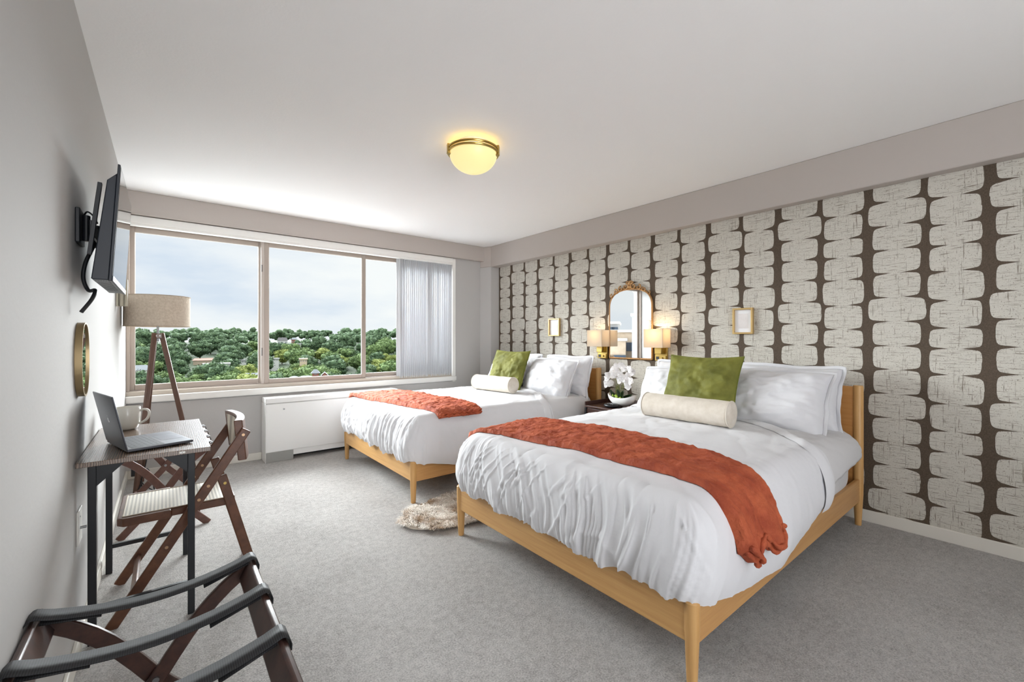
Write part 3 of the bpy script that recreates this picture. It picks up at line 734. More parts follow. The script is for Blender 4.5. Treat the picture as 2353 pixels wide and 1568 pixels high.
for sg in (1, -1):
    scroll(cy+sg*.045, 1.705, .036, 1.3, sg, .0085, R(90)); scroll(cy+sg*.105, 1.688, .028, 1.2, -sg, .0075, R(90)); scroll(cy+sg*.165, 1.665, .026, 1.3, sg, .007, R(60))
    scroll(cy+sg*.215, 1.625, .020, 1.1, -sg, .006, R(90))
    scroll(cy+sg*.018, 1.742, .020, 1.1, sg, .007, R(270))
    for k in range(7):
        t = k/6; y = cy+sg*(.02+.2*t); z = 1.70-.085*t**2
        cr_.ico((XW-.018, y, z+.006*math.sin(k*3)), .011-.003*t, 1, sc=(.8, 1.5, 1))
cr_.ico((XW-.022, cy, 1.735), .02, 2, sc=(.6, .8, 1.4)); cr_.ico((XW-.022, cy, 1.70), .022, 2, sc=(.6, 1.2, .8))
obj('crest', cr_, BRASSD, mi, smooth=180)

def wall_lamp(y0, label, power):
    yc = y0+.10; t = thing('wall_lamp', label, 'wall lamp', (XW, yc, .98))
    xf, xb, z0, z1 = 3.42, 3.552, 1.110, 1.279; w_ = .003
    y1 = y0+.192
    sh = mat('lit_fabric_shade', (226,216,200), .9, trans=.5)
    m = MB(); m.box(xf, xf+w_, y0, y1, z0, z1); m.box(xb-w_, xb, y0, y1, z0, z1); m.box(xf+w_, xb-w_, y0, y0+w_, z0, z1); m.box(xf+w_, xb-w_, y1-w_, y1, z0, z1)
    obj('shade', m, sh, t)
    pc = y0+.094
    obj('back_plate', MB().box(XW-.022, XW-.001, pc-.062, pc+.062, .985, 1.135), BRASS, t, bevel=.003)
    obj('switch_box', MB().box(XW-.034, XW-.022, pc-.055, pc+.055, .988, 1.035), BRASS, t, bevel=.002)
    s_ = obj('socket', MB().box(XW-.037, XW-.034, pc+.012, pc+.042, .998, 1.026), BLK2, t, bevel=.001)
    obj('knob', MB().cyl((XW-.034, pc-.022, 1.012), .010, .014, axis=(-1,0,0), r2=.006), BRASS, t)
    obj('arm', MB().box(XW-.075, XW-.022, pc-.035, pc+.035, 1.05, 1.12), BRASS, t, bevel=.004)
    obj('stem', MB().tube([(XW-.06, pc, 1.12), (XW-.075, pc, 1.17)], .008), BRASS, t)
    bu = mat('lit_bulb', (255,240,200), .4, emit=(255,222,160), estr=4)
    obj('bulb', MB().ico((XW-.078, pc, 1.195), .022, 2), bu, t, smooth=180)
    l = bpy.data.lights.new('wall_lamp_light', 'POINT'); l.energy = power; l.color = (1, .74, .42); l.shadow_soft_size = .03
    o = bpy.data.objects.new('wall_lamp_light', l); COL.objects.link(o); o.location = (XW-.078, pc, 1.235)
    return t
wall_lamp(2.803, 'brass wall lamp with square fabric shade on the window side of the mirror', .5)
wall_lamp(2.122, 'brass wall lamp with brightly lit square shade nearer the camera, above the pillows', 1.15)
def picture(y0, y1, z0, z1, label):
    t = thing('picture_frame', label, 'picture frame', (XW, (y0+y1)/2, z0)); f = .014
    m = MB(); m.box(XW-.03, XW-.001, y0, y0+f, z0, z1); m.box(XW-.03, XW-.001, y1-f, y1, z0, z1); m.box(XW-.03, XW-.001, y0+f, y1-f, z0, z0+f); m.box(XW-.03, XW-.001, y0+f, y1-f, z1-f, z1)
    obj('frame', m, GOLD, t, bevel=.002)
    obj('mat_board', MB().box(XW-.012, XW-.004, y0+f, y1-f, z0+f, z1-f), PAPER, t)
    obj('print', MB().box(XW-.0135, XW-.012, y0+f+.026, y1-f-.026, z0+f+.03, z1-f-.03), PRINT, t)
picture(3.527, 3.705, 1.221, 1.427, 'small gold picture frame on the wallpaper above the window bed')
picture(1.421, 1.574, 1.228, 1.434, 'small gold picture frame on the wallpaper above the nearest bed')

# ------------------------------------------------------------------ nightstand and what stands on it
ns = thing('nightstand', 'dark walnut nightstand with raised edge between the beds', 'nightstand', (3.33, 2.55, 0))
nx0, nx1, ny0, ny1, nz = 3.10, 3.54, 2.30, 2.745, .56
obj('top_board', MB().box(nx0, nx1, ny0, ny1, nz-.018, nz), WALD, ns, bevel=.003)
m = MB(); m.box(nx0, nx1, ny1-.012, ny1, nz, nz+.035); m.box(nx1-.012, nx1, ny0, ny1-.012, nz, nz+.035); m.box(nx0, nx1, ny0, ny0+.012, nz, nz+.035)
obj('raised_edge', m, WALD, ns, bevel=.003)
obj('shelf', MB().box(nx0, nx1, ny0, ny1, .20, .218), WALD, ns, bevel=.003)
obj('drawer', MB().box(nx0+.008, nx1, ny0+.014, ny1-.014, .42, .535), WALD, ns, bevel=.003)
for (x, y) in ((nx0+.01, ny0+.01), (nx0+.01, ny1-.01), (nx1-.01, ny0+.01), (nx1-.01, ny1-.01)):
    obj('leg', MB().box(x-.01, x+.01, y-.01, y+.01, 0, nz-.018), BLACK, ns, bevel=.002)
pk = thing('speakerphone', 'round dark grey speakerphone puck on the nightstand', 'speakerphone', (3.19, 2.50, nz))
obj('body', MB().lathe([(0, nz+.0005), (.055, nz+.001), (.072, nz+.012), (.074, nz+.02), (.066, nz+.03), (.03, nz+.037), (0, nz+.038)], (3.19, 2.50, 0), 40, sx=.85), BLK2, pk, smooth=60)
m = MB()
for k in range(5): m.ico((3.165-.004*(k-2)**2*.5, 2.54-.02*k, nz+.0355), .0035, 1)
obj('buttons', m, STEEL, pk)
pc_ = thing('potted_orchid', 'white orchid arrangement in a white boat-shaped bowl on the nightstand', 'potted plant', (3.30, 2.47, nz))
oc = (3.31, 2.475); b = MB()
def bowl(u, v, rin=0):
    a = 2*PI*u; rr = (.03+.97*math.sin(v*PI/2)**.8)-(.03 if rin else 0)
    lx, ly = .075, .150
    z = nz+.003+rin*.006+(.075)*(1-math.cos(v*PI/2))+ .032*ss(v)*abs(math.sin(a))**2.5
    return (oc[0]+lx*rr*math.cos(a), oc[1]+ly*rr*math.sin(a), z)
b.grid(lambda u, v: bowl(u, v), 48, 14); b.grid(lambda u, v: bowl(u, v, 1), 48, 14)
b.grid(lambda u, v: tuple(Vector(bowl(u, 1))*(1-v)+Vector(bowl(u, 1, 1))*v), 48, 1)
obj('bowl', b, BOWLM, pc_, smooth=60, merge=True)
soil = MB(); soil.lathe([(0, nz+.062), (.8, nz+.064)], (oc[0], oc[1], 0), 40, sx=.07, sy=.145); obj('soil_bed', soil, mat('dark_moss', (52,60,34), .9, bump=(80,1,4,.01)), pc_)
rr = random.Random(5)
for k in range(9):
    y = oc[1]+.075-.012*k+rr.uniform(-.01, .01); x = oc[0]-.03+rr.uniform(-.02, .02)
    obj('moss_ball', MB().ico((x, y, nz+.085+rr.uniform(-.006, .014)), .0155, 2, jit=.1), MOSS, pc_, smooth=180)
def leaf(base, tip, w_, up=.02):
    base = Vector(base); tip = Vector(tip); d = tip-base; s_ = Vector((0,1,0)).cross(d).normalized() if abs(d.normalized().y) < .9 else Vector((1,0,0)); s_ = d.cross(Vector((1,0,0))).normalized()
    m = MB(); m.grid(lambda u, v: base+d*u+s_*(w_*(v-.5)*2*math.sin(PI*min(.98, u*.9+.08))**.7)+Vector((-up*abs(v-.5)*2, 0, 0)), 12, 6)
    o = obj('leaf', m, LEAF, pc_, smooth=180); md = o.modifiers.new('t', 'SOLIDIFY'); md.thickness = .002
leaf((oc[0]-.02, oc[1]-.015, nz+.06), (oc[0]-.05, oc[1]-.065, nz+.155), .022); leaf((oc[0]-.01, oc[1]-.02, nz+.06), (oc[0]-.03, oc[1]+.015, nz+.16), .022)
leaf((oc[0], oc[1]+.05, nz+.06), (oc[0]-.02, oc[1]+.105, nz+.15), .02); leaf((oc[0], oc[1]+.0, nz+.06), (oc[0]+.02, oc[1]-.11, nz+.12), .02)
leaf((oc[0]+.01, oc[1]+.03, nz+.06), (oc[0]-.04, oc[1]+.06, nz+.13), .016)
gm = MB()
for k in range(30):
    x = oc[0]+rr.uniform(-.02, .02); y = oc[1]+.03+rr.uniform(-.035, .035); gm.tube([(x, y, nz+.06), (x+rr.uniform(-.01, .01), y+rr.uniform(-.015, .015), nz+.13), (x+rr.uniform(-.02, .02), y+rr.uniform(-.03, .03), nz+.17+rr.uniform(0, .05))], .0014, 4)
obj('grass_tuft', gm, STEM, pc_)
heads = []
stems = [[(0,.01,.06), (-.005,.04,.20), (-.01,.09,.30), (-.02,.135,.27), (-.025,.15,.22)], [(0,-.01,.06), (0,-.02,.22), (-.01,-.05,.31), (-.02,-.10,.30), (-.03,-.125,.24)], [(0,.02,.06), (0,.03,.25), (-.01,.01,.36), (-.02,-.04,.35)]]
for sp_ in stems:
    pts = [Vector((oc[0]+a, oc[1]+b_, nz+c)) for a, b_, c in sp_]; fine = []
    for i in range(len(pts)-1):
        for k in range(6): fine.append(pts[i].lerp(pts[i+1], k/6))
    fine.append(pts[-1]); obj('stem', MB().tube(fine, .0025, 6), STEM, pc_)
fpos = [(-.03,.150,.245), (-.03,.13,.285), (-.035,.10,.21), (-.03,.145,.20), (-.03,.075,.335), (-.03,.03,.375), (-.035,-.02,.38), (-.03,-.055,.36), (-.04,.02,.32), (-.04,-.02,.30), (-.045,.055,.29), (-.045,-.055,.27), (-.045,-.095,.29), (-.04,-.125,.25), (-.04,-.085,.225), (-.04,-.12,.36), (-.035,-.135,.33), (-.045,-.02,.25), (-.045,-.10,.20)]
for i, (a, b_, c) in enumerate(fpos):
    r_ = random.Random(i+40); fc = Vector((oc[0]+a+r_.uniform(-.015, .01), oc[1]+b_, nz+c)); R0 = .034; m = MB()
    nrm = Vector((-1, r_.uniform(-.8, .3), r_.uniform(-.4, .3))).normalized(); rot = nrm.to_track_quat('Z', 'Y').to_matrix(); off = r_.uniform(0, 1.2)
    for k in range(5):
        th = off+k*2*PI/5; big = 1.1 if k % 2 else .95
        def pf(u, v, th=th, big=big):
            rad = R0*big*u; ww = R0*.58*math.sin(PI*min(1, u*.82+.1))**.8*(v-.5)*2
            lp = Vector((rad*math.cos(th)-ww*math.sin(th), rad*math.sin(th)+ww*math.cos(th), .010*u*u*(1 if k % 2 else -.6)+.006*abs(v-.5)))
            return fc+rot@lp
        m.grid(pf, 6, 4)
    m.ico(fc+nrm*.004, .005, 1)
    obj('flower', m, PETAL, pc_, smooth=180)

# ------------------------------------------------------------------ TV on its wall arm
tv = thing('television', 'black flat television tilted forward on a wall arm on the left wall', 'television', (-.15, 2.45, 1.6))
ty0, ty1 = 2.14, 2.775
def TX(z, o=0): return -.151+(z-1.411)/(1.833-1.411)*.023+o
def tvprism(poly, a, b_): return MB().prism(poly, 'y', a, b_)
obj('panel', tvprism([(TX(1.405), 1.405), (TX(1.835), 1.835), (TX(1.835)-.008, 1.837), (TX(1.405)-.010, 1.405)], ty0, ty1), TVB, tv, bevel=.002)
obj('screen', tvprism([(TX(1.425)+.0012, 1.425), (TX(1.826)+.0012, 1.826), (TX(1.826), 1.826), (TX(1.425), 1.425)], ty0+.008, ty1-.008), TVS, tv, smooth=0)
obj('bottom_bezel', tvprism([(TX(1.405)+.003, 1.404), (TX(1.424)+.003, 1.424), (TX(1.424), 1.424), (TX(1.405), 1.404)], ty0, ty1), TVG, tv, bevel=.001)
obj('back_housing', tvprism([(TX(1.41)-.010, 1.408), (TX(1.80)-.008, 1.806), (-.166, 1.775), (-.208, 1.412), (-.206, 1.408)], ty0+.012, ty1-.012), TVB, tv, bevel=.003)
m = MB()
for k in range(5):
    for yy in (ty0+.05, ty1-.16): m.box(-.200+k*.007, -.197+k*.007, yy, yy+.05, 1.4070, 1.4082)
for k in range(14): m.box(-.203, -.160, ty0+.12+k*.025, ty0+.13+k*.025, 1.4073, 1.4082)
obj('vents', m, BLK2, tv)
br = thing('tv_wall_bracket', 'black articulated bracket holding the television to the left wall', 'wall bracket', (XL, 2.33, 1.6))
obj('wall_plate', MB().box(XL+.0005, XL+.014, 2.262, 2.39, 1.555, 1.685), BLACK, br, bevel=.003)
m = MB(); m.beam((XL+.02, 2.33, 1.64), (-.215, 2.40, 1.62), .03, .02, (0,0,1)); m.beam((XL+.02, 2.33, 1.59), (-.215, 2.42, 1.60), .03, .02, (0,0,1)); m.cyl((XL+.024, 2.33, 1.57), .012, .1); m.cyl((-.215, 2.41, 1.56), .012, .09)
obj('arm', m, BLACK, br, bevel=.002)
m = MB(); m.beam((-.186, 2.175, 1.765), (-.214, 2.175, 1.50), .012, .022, (0,1,0)); m.beam((-.186, 2.60, 1.765), (-.214, 2.60, 1.50), .012, .022, (0,1,0)); m.beam((-.210, 2.175, 1.60), (-.210, 2.60, 1.60), .05, .008, (1,0,0))
obj('rail', m, BLACK, br, bevel=.001)
def cable(name, label, pts, r, sub=8, mt=BLK2, cat='cable'):
    P = [Vector(p) for p in pts]; out = []
    for i in range(len(P)-1):
        p0 = P[max(i-1, 0)]; p1 = P[i]; p2 = P[i+1]; p3 = P[min(i+2, len(P)-1)]
        for k in range(sub):
            t = k/sub; out.append(.5*((2*p1)+(-p0+p2)*t+(2*p0-5*p1+4*p2-p3)*t*t+(-p0+3*p1-3*p2+p3)*t**3))
    out.append(P[-1]); return tag(obj(name, MB().tube(out, r, 8), mt, smooth=180), label, cat)
cable('tv_cable', 'black cable looping down behind the television', [(-.215, 2.30, 1.55), (-.235, 2.28, 1.48), (-.240, 2.27, 1.42), (-.225, 2.26, 1.375), (-.205, 2.24, 1.375), (-.212, 2.22, 1.34), (-.238, 2.20, 1.29)], .0065)
cable('tv_cable', 'thin black cable arching above the television bracket', [(XL+.012, 2.36, 1.67), (-.235, 2.33, 1.685), (-.215, 2.30, 1.665), (-.20, 2.25, 1.63)], .003)
wb = thing('blind_wall_bracket', 'small beige metal bracket on the left wall just above the lamp shade', 'bracket', (XL, 4.0, 1.4))
obj('plate', MB().box(XL+.0005, XL+.012, 3.97, 4.02, 1.415, 1.60), mat('beige_metal', (172,166,148), .4, metal=.4), wb, bevel=.001)
obj('channel', MB().box(XL+.02, XL+.038, 3.97, 4.0, 1.415, 1.60).box(XL+.012, XL+.06, 4.0, 4.004, 1.415, 1.60).box(XL+.046, XL+.060, 3.97, 4.0, 1.415, 1.60), mat('beige_metal2', (158,150,132), .4, metal=.4), wb, bevel=.001)

# small round mirror, outlet
om = thing('oval_mirror', 'slim oval mirror with gold rim on the left wall above the laptop', 'mirror', (XL, 2.345, 1.11))
def ov(a, k=0): 
    c, s_ = math.cos(a), math.sin(a); return (2.345+(.100-k)*math.copysign(abs(c)**.85, c), 1.113+(.143-k)*math.copysign(abs(s_)**.85, s_))
def ring(k0, k1, xa, xb, n=72):
    m = MB()
    for (xx, kk) in ((xa, k0), (xb, k0), (xb, k1), (xa, k1)):
        for i in range(n): y, z = ov(2*PI*i/n, kk); m.v.append((xx, y, z))
    for j in range(4):
        for i in range(n): m.f.append((j*n+i, j*n+(i+1) % n, ((j+1) % 4)*n+(i+1) % n, ((j+1) % 4)*n+i)); m.m.append(0)
    return m
obj('rim', ring(0, .006, XL+.001, XL+.022), mat('aged_brass', (150,130,96), .35, metal=.7), om, smooth=50)
obj('mirror_glass', MB().prism([ov(2*PI*i/72, .006) for i in range(72)], 'x', XL+.012, XL+.0165), MIRR, om, smooth=0)
ou = thing('wall_plate', 'white wall plate with a small metal jack, low on the left wall', 'wall plate', (XL, 2.335, .47))
obj('plate', MB().box(XL+.0003, XL+.006, 2.295, 2.395, .405, .535), PLATE, ou, bevel=.002)
obj('jack', MB().cyl((XL+.006, 2.345, .462), .005, .018, axis=(1,0,0)), STEEL, ou)
obj('screw', MB().cyl((XL+.006, 2.345, .505), .003, .001, axis=(1,0,0)), STEEL, ou)

# ------------------------------------------------------------------ desk
dk = thing('desk', 'small desk with wood-look top and black metal legs against the left wall', 'desk', (-.05, 2.62, 0))
dx0, dx1, dy0, dy1, dz = XL+.006, .150, 2.222, 3.035, .735
obj('desktop', MB().box(dx0, dx1, dy0, dy1, dz-.018, dz), DESK, dk, bevel=.0015)
lx = (-.222, .088); ly = (2.335, 2.985)
for x in lx:
    for y in ly:
        obj('leg', MB().box(x-.0125, x+.0125, y-.0125, y+.0125, 0, dz-.018), BLACK, dk, bevel=.002)
obj('crossbar', MB().box(lx[0]+.0125, lx[1]-.0125, ly[0]-.008, ly[0]+.008, .125, .145), BLACK, dk, bevel=.001)
obj('crossbar', MB().box(lx[0]+.0125, lx[1]-.0125, ly[1]-.008, ly[1]+.008, .125, .145), BLACK, dk, bevel=.001)
for y in ly:
    for x, sg in ((lx[0]+.0125, 1), (lx[1]-.0125, -1)):
        obj('gusset', MB().prism([(x, dz-.019), (x+sg*.105, dz-.019), (x, dz-.12)], 'y', y-.002, y+.002), BLACK, dk)
obj('side_rail', MB().box(lx[0]-.008, lx[0]+.008, ly[0]+.0125, ly[1]-.0125, dz-.045, dz-.019), BLACK, dk, bevel=.001)
obj('size_sticker', MB().box(.045, .064, dy0-.0006, dy0, dz-.013, dz-.005), PLATE, dk)
obj('sticker_mark', MB().box(.0535, .0555, dy0-.0009, dy0-.0006, dz-.0105, dz-.0075), BLK2, dk)
# laptop
lp = thing('laptop', 'open dark grey laptop on the desk', 'laptop', (-.12, 2.3, dz))
A = Vector((-.118, 2.292, dz+.004)); ex = (Vector((.100, 2.352, 0))-Vector((-.118, 2.292, 0))).normalized(); ey = Vector((-ex.y, ex.x, 0)); ez = Vector((0,0,1))
Rl = Matrix((ex, ey, ez)).transposed()
def LB(mb, x0, x1, y0, y1, z0, z1): mb.obox(A+Rl@Vector(((x0+x1)/2, (y0+y1)/2, (z0+z1)/2)), (x1-x0, y1-y0, z1-z0), Rl); return mb
obj('base', LB(MB(), 0, .222, 0, .305, 0, .011), LAPT, lp, bevel=.003)
kb = MB()
rows = 6
for r_ in range(rows):
    for c in range(14):
        LB(kb, .020+r_*.0172, .020+r_*.0172+.0155, .018+c*.0195, .018+c*.0195+.0175, .0108, .0116)
obj('keyboard', kb, LAPK, lp)
obj('keyboard_well', LB(MB(), .017, .125, .015, .292, .0106, .0112), LAPD, lp)
obj('trackpad', LB(MB(), .135, .21, .09, .215, .0109, .0113), mat('trackpad_grey', (112,114,122), .3, metal=.6), lp)
lb_, lt = A+Vector((0, 0, .010)), Vector((-.162, 2.285, .966))
dl = (lt-lb_); dl = (dl-ey*dl.dot(ey)); Lh = dl.length; dl = dl.normalized(); nl = ey.cross(dl)
Rd = Matrix((dl, ey, nl)).transposed()      # x up the lid, y along hinge, z normal
def LD(mb, x0, x1, y0, y1, z0, z1): mb.obox(lb_+Rd@Vector(((x0+x1)/2, (y0+y1)/2, (z0+z1)/2)), (x1-x0, y1-y0, z1-z0), Rd); return mb
lid = obj('lid', LD(MB(), 0, Lh, 0, .305, -.003, .003), LAPT, lp, bevel=.0025)
sgn = 1 if nl.x > 0 else -1
s_ = MB(); LD(s_, .006, Lh-.005, .006, .299, sgn*.003, sgn*.0036) if sgn > 0 else LD(s_, .006, Lh-.005, .006, .299, -.0036, -.003); sc_ = obj('screen', s_, TVS, lid, smooth=0, base=lp.location)
lg = MB(); P = []
for i in range(40):
    a = 2*PI*i/40; r0 = .013*(1+.06*math.cos(2*a)); x = .94*r0*math.sin(a)
    if abs(a-PI/2) < .35: x -= .002
    yv = r0*math.cos(a)*.92
    if -.5 < math.sin(a)-.25 < .5 and math.cos(a) < 0: yv = max(yv, -.0095+.004*math.cos((math.sin(a)-.25)*PI))
    P.append((x, yv))
zz = -sgn*.0034
vs = [lb_+Rd@Vector((Lh*.5+x, .1525+y, zz)) for x, y in P]; lg.add(vs, [tuple(range(len(vs)))])
Q = [(.016+.006*t_, .001+.004*math.sin(PI*t_)*sg_) for sg_ in (1, -1) for t_ in ([k/6 for k in range(7)] if sg_ > 0 else [1-k/6 for k in range(1, 6)])]
vs = [lb_+Rd@Vector((Lh*.5+x, .1525+y, zz)) for x, y in Q]; lg.add(vs, [tuple(range(len(vs)))])
obj('logo', lg, LOGO, lid, smooth=0, base=lp.location)
# mug
mg = thing('mug', 'grey-white stoneware mug behind the laptop on the desk', 'mug', (-.148, 2.92, dz)); mc = (-.150, 2.905)
obj('cup', MB().lathe([(0, dz+.001), (.032, dz+.001), (.042, dz+.008), (.050, dz+.035), (.0525, dz+.07), (.053, dz+.110), (.0515, dz+.1125), (.0495, dz+.110), (.049, dz+.07), (.046, dz+.035), (.038, dz+.012), (0, dz+.008)], (mc[0], mc[1], 0), 48), CERAM, mg, smooth=60, merge=True)
hp = [Vector((mc[0]+.050+.0*a, mc[1], dz)) for a in (0,)]
pts = [(mc[0]+.050, mc[1]-.01, dz+.092), (mc[0]+.066, mc[1]-.014, dz+.098), (mc[0]+.082, mc[1]-.017, dz+.090), (mc[0]+.085, mc[1]-.018, dz+.070), (mc[0]+.077, mc[1]-.016, dz+.048), (mc[0]+.062, mc[1]-.013, dz+.034), (mc[0]+.046, mc[1]-.01, dz+.026)]
P = [Vector(p) for p in pts]; out = []
for i in range(len(P)-1):
    p0 = P[max(i-1, 0)]; p1 = P[i]; p2 = P[i+1]; p3 = P[min(i+2, len(P)-1)]
    for k in range(5):
        t = k/5; out.append(.5*((2*p1)+(-p0+p2)*t+(2*p0-5*p1+4*p2-p3)*t*t+(-p0+3*p1-3*p2+p3)*t**3))
out.append(P[-1]); obj('handle', MB().tube(out, .0058, 10), CERAM, mg, smooth=180)

# ------------------------------------------------------------------ folding chair
ch = thing('folding_chair', 'brown wooden folding chair with cane seat pulled up to the desk', 'chair', (.08, 2.61, 0))
ya, yb = 2.405, 2.815
def board(p0, p1, w_, y, th=.018): return MB().beam((p0[0], y, p0[1]), (p1[0], y, p1[1]), w_, th, (0,1,0))
for y in (ya, yb):
    d = (Vector((.303, 0, .757))-Vector((-.176, 0, -.012)))
    m = MB(); n = 12
    m.ribbon([Vector((-.176, y, -.0)) + (Vector((.303, y, .757))-Vector((-.176, y, 0)))*(k/n) for k in range(n+1)], .042, .018, (0,1,0))
    lg_ = obj('leg', m, WALNUT, ch, bevel=.004)
    for z in (.735, .52, .465, .285):
        x = -.176+(z)*(.479/.757); obj('bolt', MB().cyl((x, y-.0105, z), .0065, .021, 14, axis=(0,1,0)), mat('bolt_copper', (184,150,118), .35, metal=.8), lg_, base=ch.location)
for y in (ya+.021, yb-.021):
    m = MB(); m.ribbon([Vector((.205, y, .552)).lerp(Vector((.352, y, 0)), k/8) for k in range(9)], .040, .018, (0,1,0))
    obj('leg', m, WALNUT, ch, bevel=.004)
obj('bolt', MB().cyl((.218, ya+.009, .515), .0065, .03, 14, axis=(0,1,0)), BRASS, ch)
sx0, sx1, sy0, sy1, sz = -.158, .262, ya+.032, yb-.032, .437
m = MB(); wseat = .022
tilt = -.0
m.box(sx0, sx1, sy0, sy0+wseat, sz-.032, sz); m.box(sx0, sx1, sy1-wseat, sy1, sz-.032, sz); m.box(sx0, sx0+wseat, sy0+wseat, sy1-wseat, sz-.032, sz); m.box(sx1-wseat, sx1, sy0+wseat, sy1-wseat, sz-.032, sz)
# seat, widened in front of the legs to full width
m2 = MB(); m2.prism([(sx0+.02, ya+.014), (.02, ya+.014), (.02, yb-.014), (sx0+.02, yb-.014), (sx0, yb-.04), (sx0, ya+.04)], 'z', sz-.034, sz)
m2.prism([(.02, ya+.034), (sx1-.02, ya+.034), (sx1, ya+.055), (sx1, yb-.055), (sx1-.02, yb-.034), (.02, yb-.034)], 'z', sz-.034, sz)
obj('seat_frame', m2, WALNUT, ch, bevel=.004)
obj('seat_cane', MB().box(sx0+.020, sx1-.018, ya+.046, yb-.046, sz-.002, sz+.0012), CANE, ch, bevel=.001)
pts = [(sx0+.018, ya+.044, sz+.001), (sx1-.016, ya+.044, sz+.001), (sx1-.016, yb-.044, sz+.001), (sx0+.018, yb-.044, sz+.001), (sx0+.018, ya+.044, sz+.001)]
sp2 = MB()
for a, b_ in zip(pts, pts[1:]): sp2.tube([a, b_], .0028, 6)
obj('cane_spline', sp2, mat('spline_tan', (176,160,140), .5), ch)
# backrest: curved block
def back(u, v, k):
    y = ya+.010+(yb-ya-.020)*u; bow = .028*(1-(2*u-1)**2)
    z0_, z1_ = .610, .803; xb = .269+(.251-.269)*v; x = xb+bow+(.036 if k else 0); return (x, y, z0_+(z1_-z0_)*v)
m = MB(); nn = 16; k0 = len(m.v)
for i in range(nn+1):
    for (v, k) in ((0,0), (1,0), (1,1), (0,1)): m.v.append(back(i/nn, v, k))
fs = []
for i in range(nn):
    for j in range(4): fs.append((i*4+j, i*4+(j+1) % 4, (i+1)*4+(j+1) % 4, (i+1)*4+j))
fs += [(3,2,1,0), tuple(nn*4+j for j in range(4))]; m.f += fs; m.m += [0]*len(fs)
obj('backrest', m, WALNUT, ch, bevel=.004)
cb = MB(); cb.grid(lambda u, v: (lambda p: (p[0]-.0015, p[1], p[2]))(back(.06+.88*u, .08+.84*v, 0)), 14, 4)
obj('backrest_cane', cb, CANE, ch)
obj('stretcher', MB().beam((-.105, ya+.009, .115), (-.105, yb-.009, .115), .012, .034, (.5,0,.8)), WALNUT, ch, bevel=.003)
obj('stretcher', MB().beam((.318, ya+.03, .12), (.318, yb-.03, .12), .03, .012, (0,0,1)), WALNUT, ch, bevel=.003)

# ------------------------------------------------------------------ luggage racks
def rack(x0, x1, y0, y1, z, label, wmat, seed=0):
    t = thing('luggage_rack', label, 'luggage rack', ((x0+x1)/2, (y0+y1)/2, 0), None)
    xs = (x0, x1)
    for x, sg in ((x0, 1), (x1, -1)):
        obj('rail', MB().beam((x+sg*.010, y0, z-.024), (x+sg*.010, y1, z-.024), .020, .062, (-sg*.5, 0, 1)), wmat, t, bevel=.006)
    for yy, ins in ((y0+.03, .02), (y1-.03, -.02)):
        # leg from left rail to right foot (outer) and right rail to left foot (inner)
        for (xa, xb, oy) in ((x0, x1-.01, 0), (x1, x0+.01, ins)):
            pts = []
            for k in range(15):
                u = k/14; x = xa+(xb-xa)*(u); zz_ = (z-.015)*(1-u); bow = .035*math.sin(PI*min(1, u*1.9))*(1 if u < .53 else 0)
                sgx = 1 if xb > xa else -1
                pts.append((x+0*sgx*bow, yy+oy, zz_+bow))
            obj('leg', MB().ribbon(pts, .040, .017, (0,1,0)), wmat, t, bevel=.004)
    obj('pivot_bolt', MB().cyl(((x0+x1)/2, y0+.015, z*.5), .008, .045, 14, axis=(0,1,0)).cyl(((x0+x1)/2, y1-.065, z*.5), .008, .045, 14, axis=(0,1,0)), STEEL, t)
    obj('stretcher', MB().beam((x0+.06, y0+.04, .075), (x0+.06, y1-.04, .075), .035, .014, (1,0,0)), wmat, t, bevel=.003)
    obj('stretcher', MB().beam((x1-.06, y0+.04, .075), (x1-.06, y1-.04, .075), .035, .014, (1,0,0)), wmat, t, bevel=.003)
    n = 4
    for i in range(n):
        yl = y1-.055-(y1-y0-.11)*i/(n-1); m = MB(); w_ = .056
        pts = []
        r = .022
        # wrap round left rail, sag, wrap round right rail
        for a in (200, 170, 140, 110, 90): pts.append((x0+r*math.cos(R(a))*.8, z-.012+(r+.004)*math.sin(R(a))))
        for k in range(1, 16):
            u = k/16; pts.append((x0+(x1-x0)*u, z+.014-.040*math.sin(PI*u)**.8))
        for a in (90, 70, 40, 10, -20): pts.append((x1+r*math.cos(R(a))*.8, z-.012+(r+.004)*math.sin(R(a))))
        for side_ in (0, 1):
            pass
        P3 = [(x, yl+.0*x, zq) for x, zq in pts]
        k0 = len(m.v)
        for (x, y, zq) in P3: m.v += [(x, y-w_/2, zq), (x, y+w_/2, zq)]
        m.f += [(2*k, 2*k+1, 2*k+3, 2*k+2) for k in range(len(P3)-1)]; m.m += [0]*(len(P3)-1)
        o = obj('strap', m, WEB, t, smooth=30); md = o.modifiers.new('t', 'SOLIDIFY'); md.thickness = .0025; md.offset = 1
        # doubled stitched ends under the web
        def sgz(x): u = (x-x0)/(x1-x0); return z+.011-.040*math.sin(PI*u)**.8
        for xa, xb in ((x0+.01, x0+.12), (x1-.12, x1-.01)):
            m = MB(); m.add([(xa, yl-w_/2, sgz(xa)-.006), (xa, yl+w_/2, sgz(xa)-.006), (xb, yl+w_/2, sgz(xb)-.0005), (xb, yl-w_/2, sgz(xb)-.0005)], [(0,1,2,3)])
            oe = obj('strap_end', m, WEB, o, base=t.location); md = oe.modifiers.new('t', 'SOLIDIFY'); md.thickness = .0025
    return t
rack(-.247, .206, .83, 1.60, .505, 'dark wooden luggage rack with black straps in the foreground', WALD)
rack(-.225, .228, 3.38, 4.15, .505, 'reddish wooden luggage rack with black straps behind the desk', WALR)

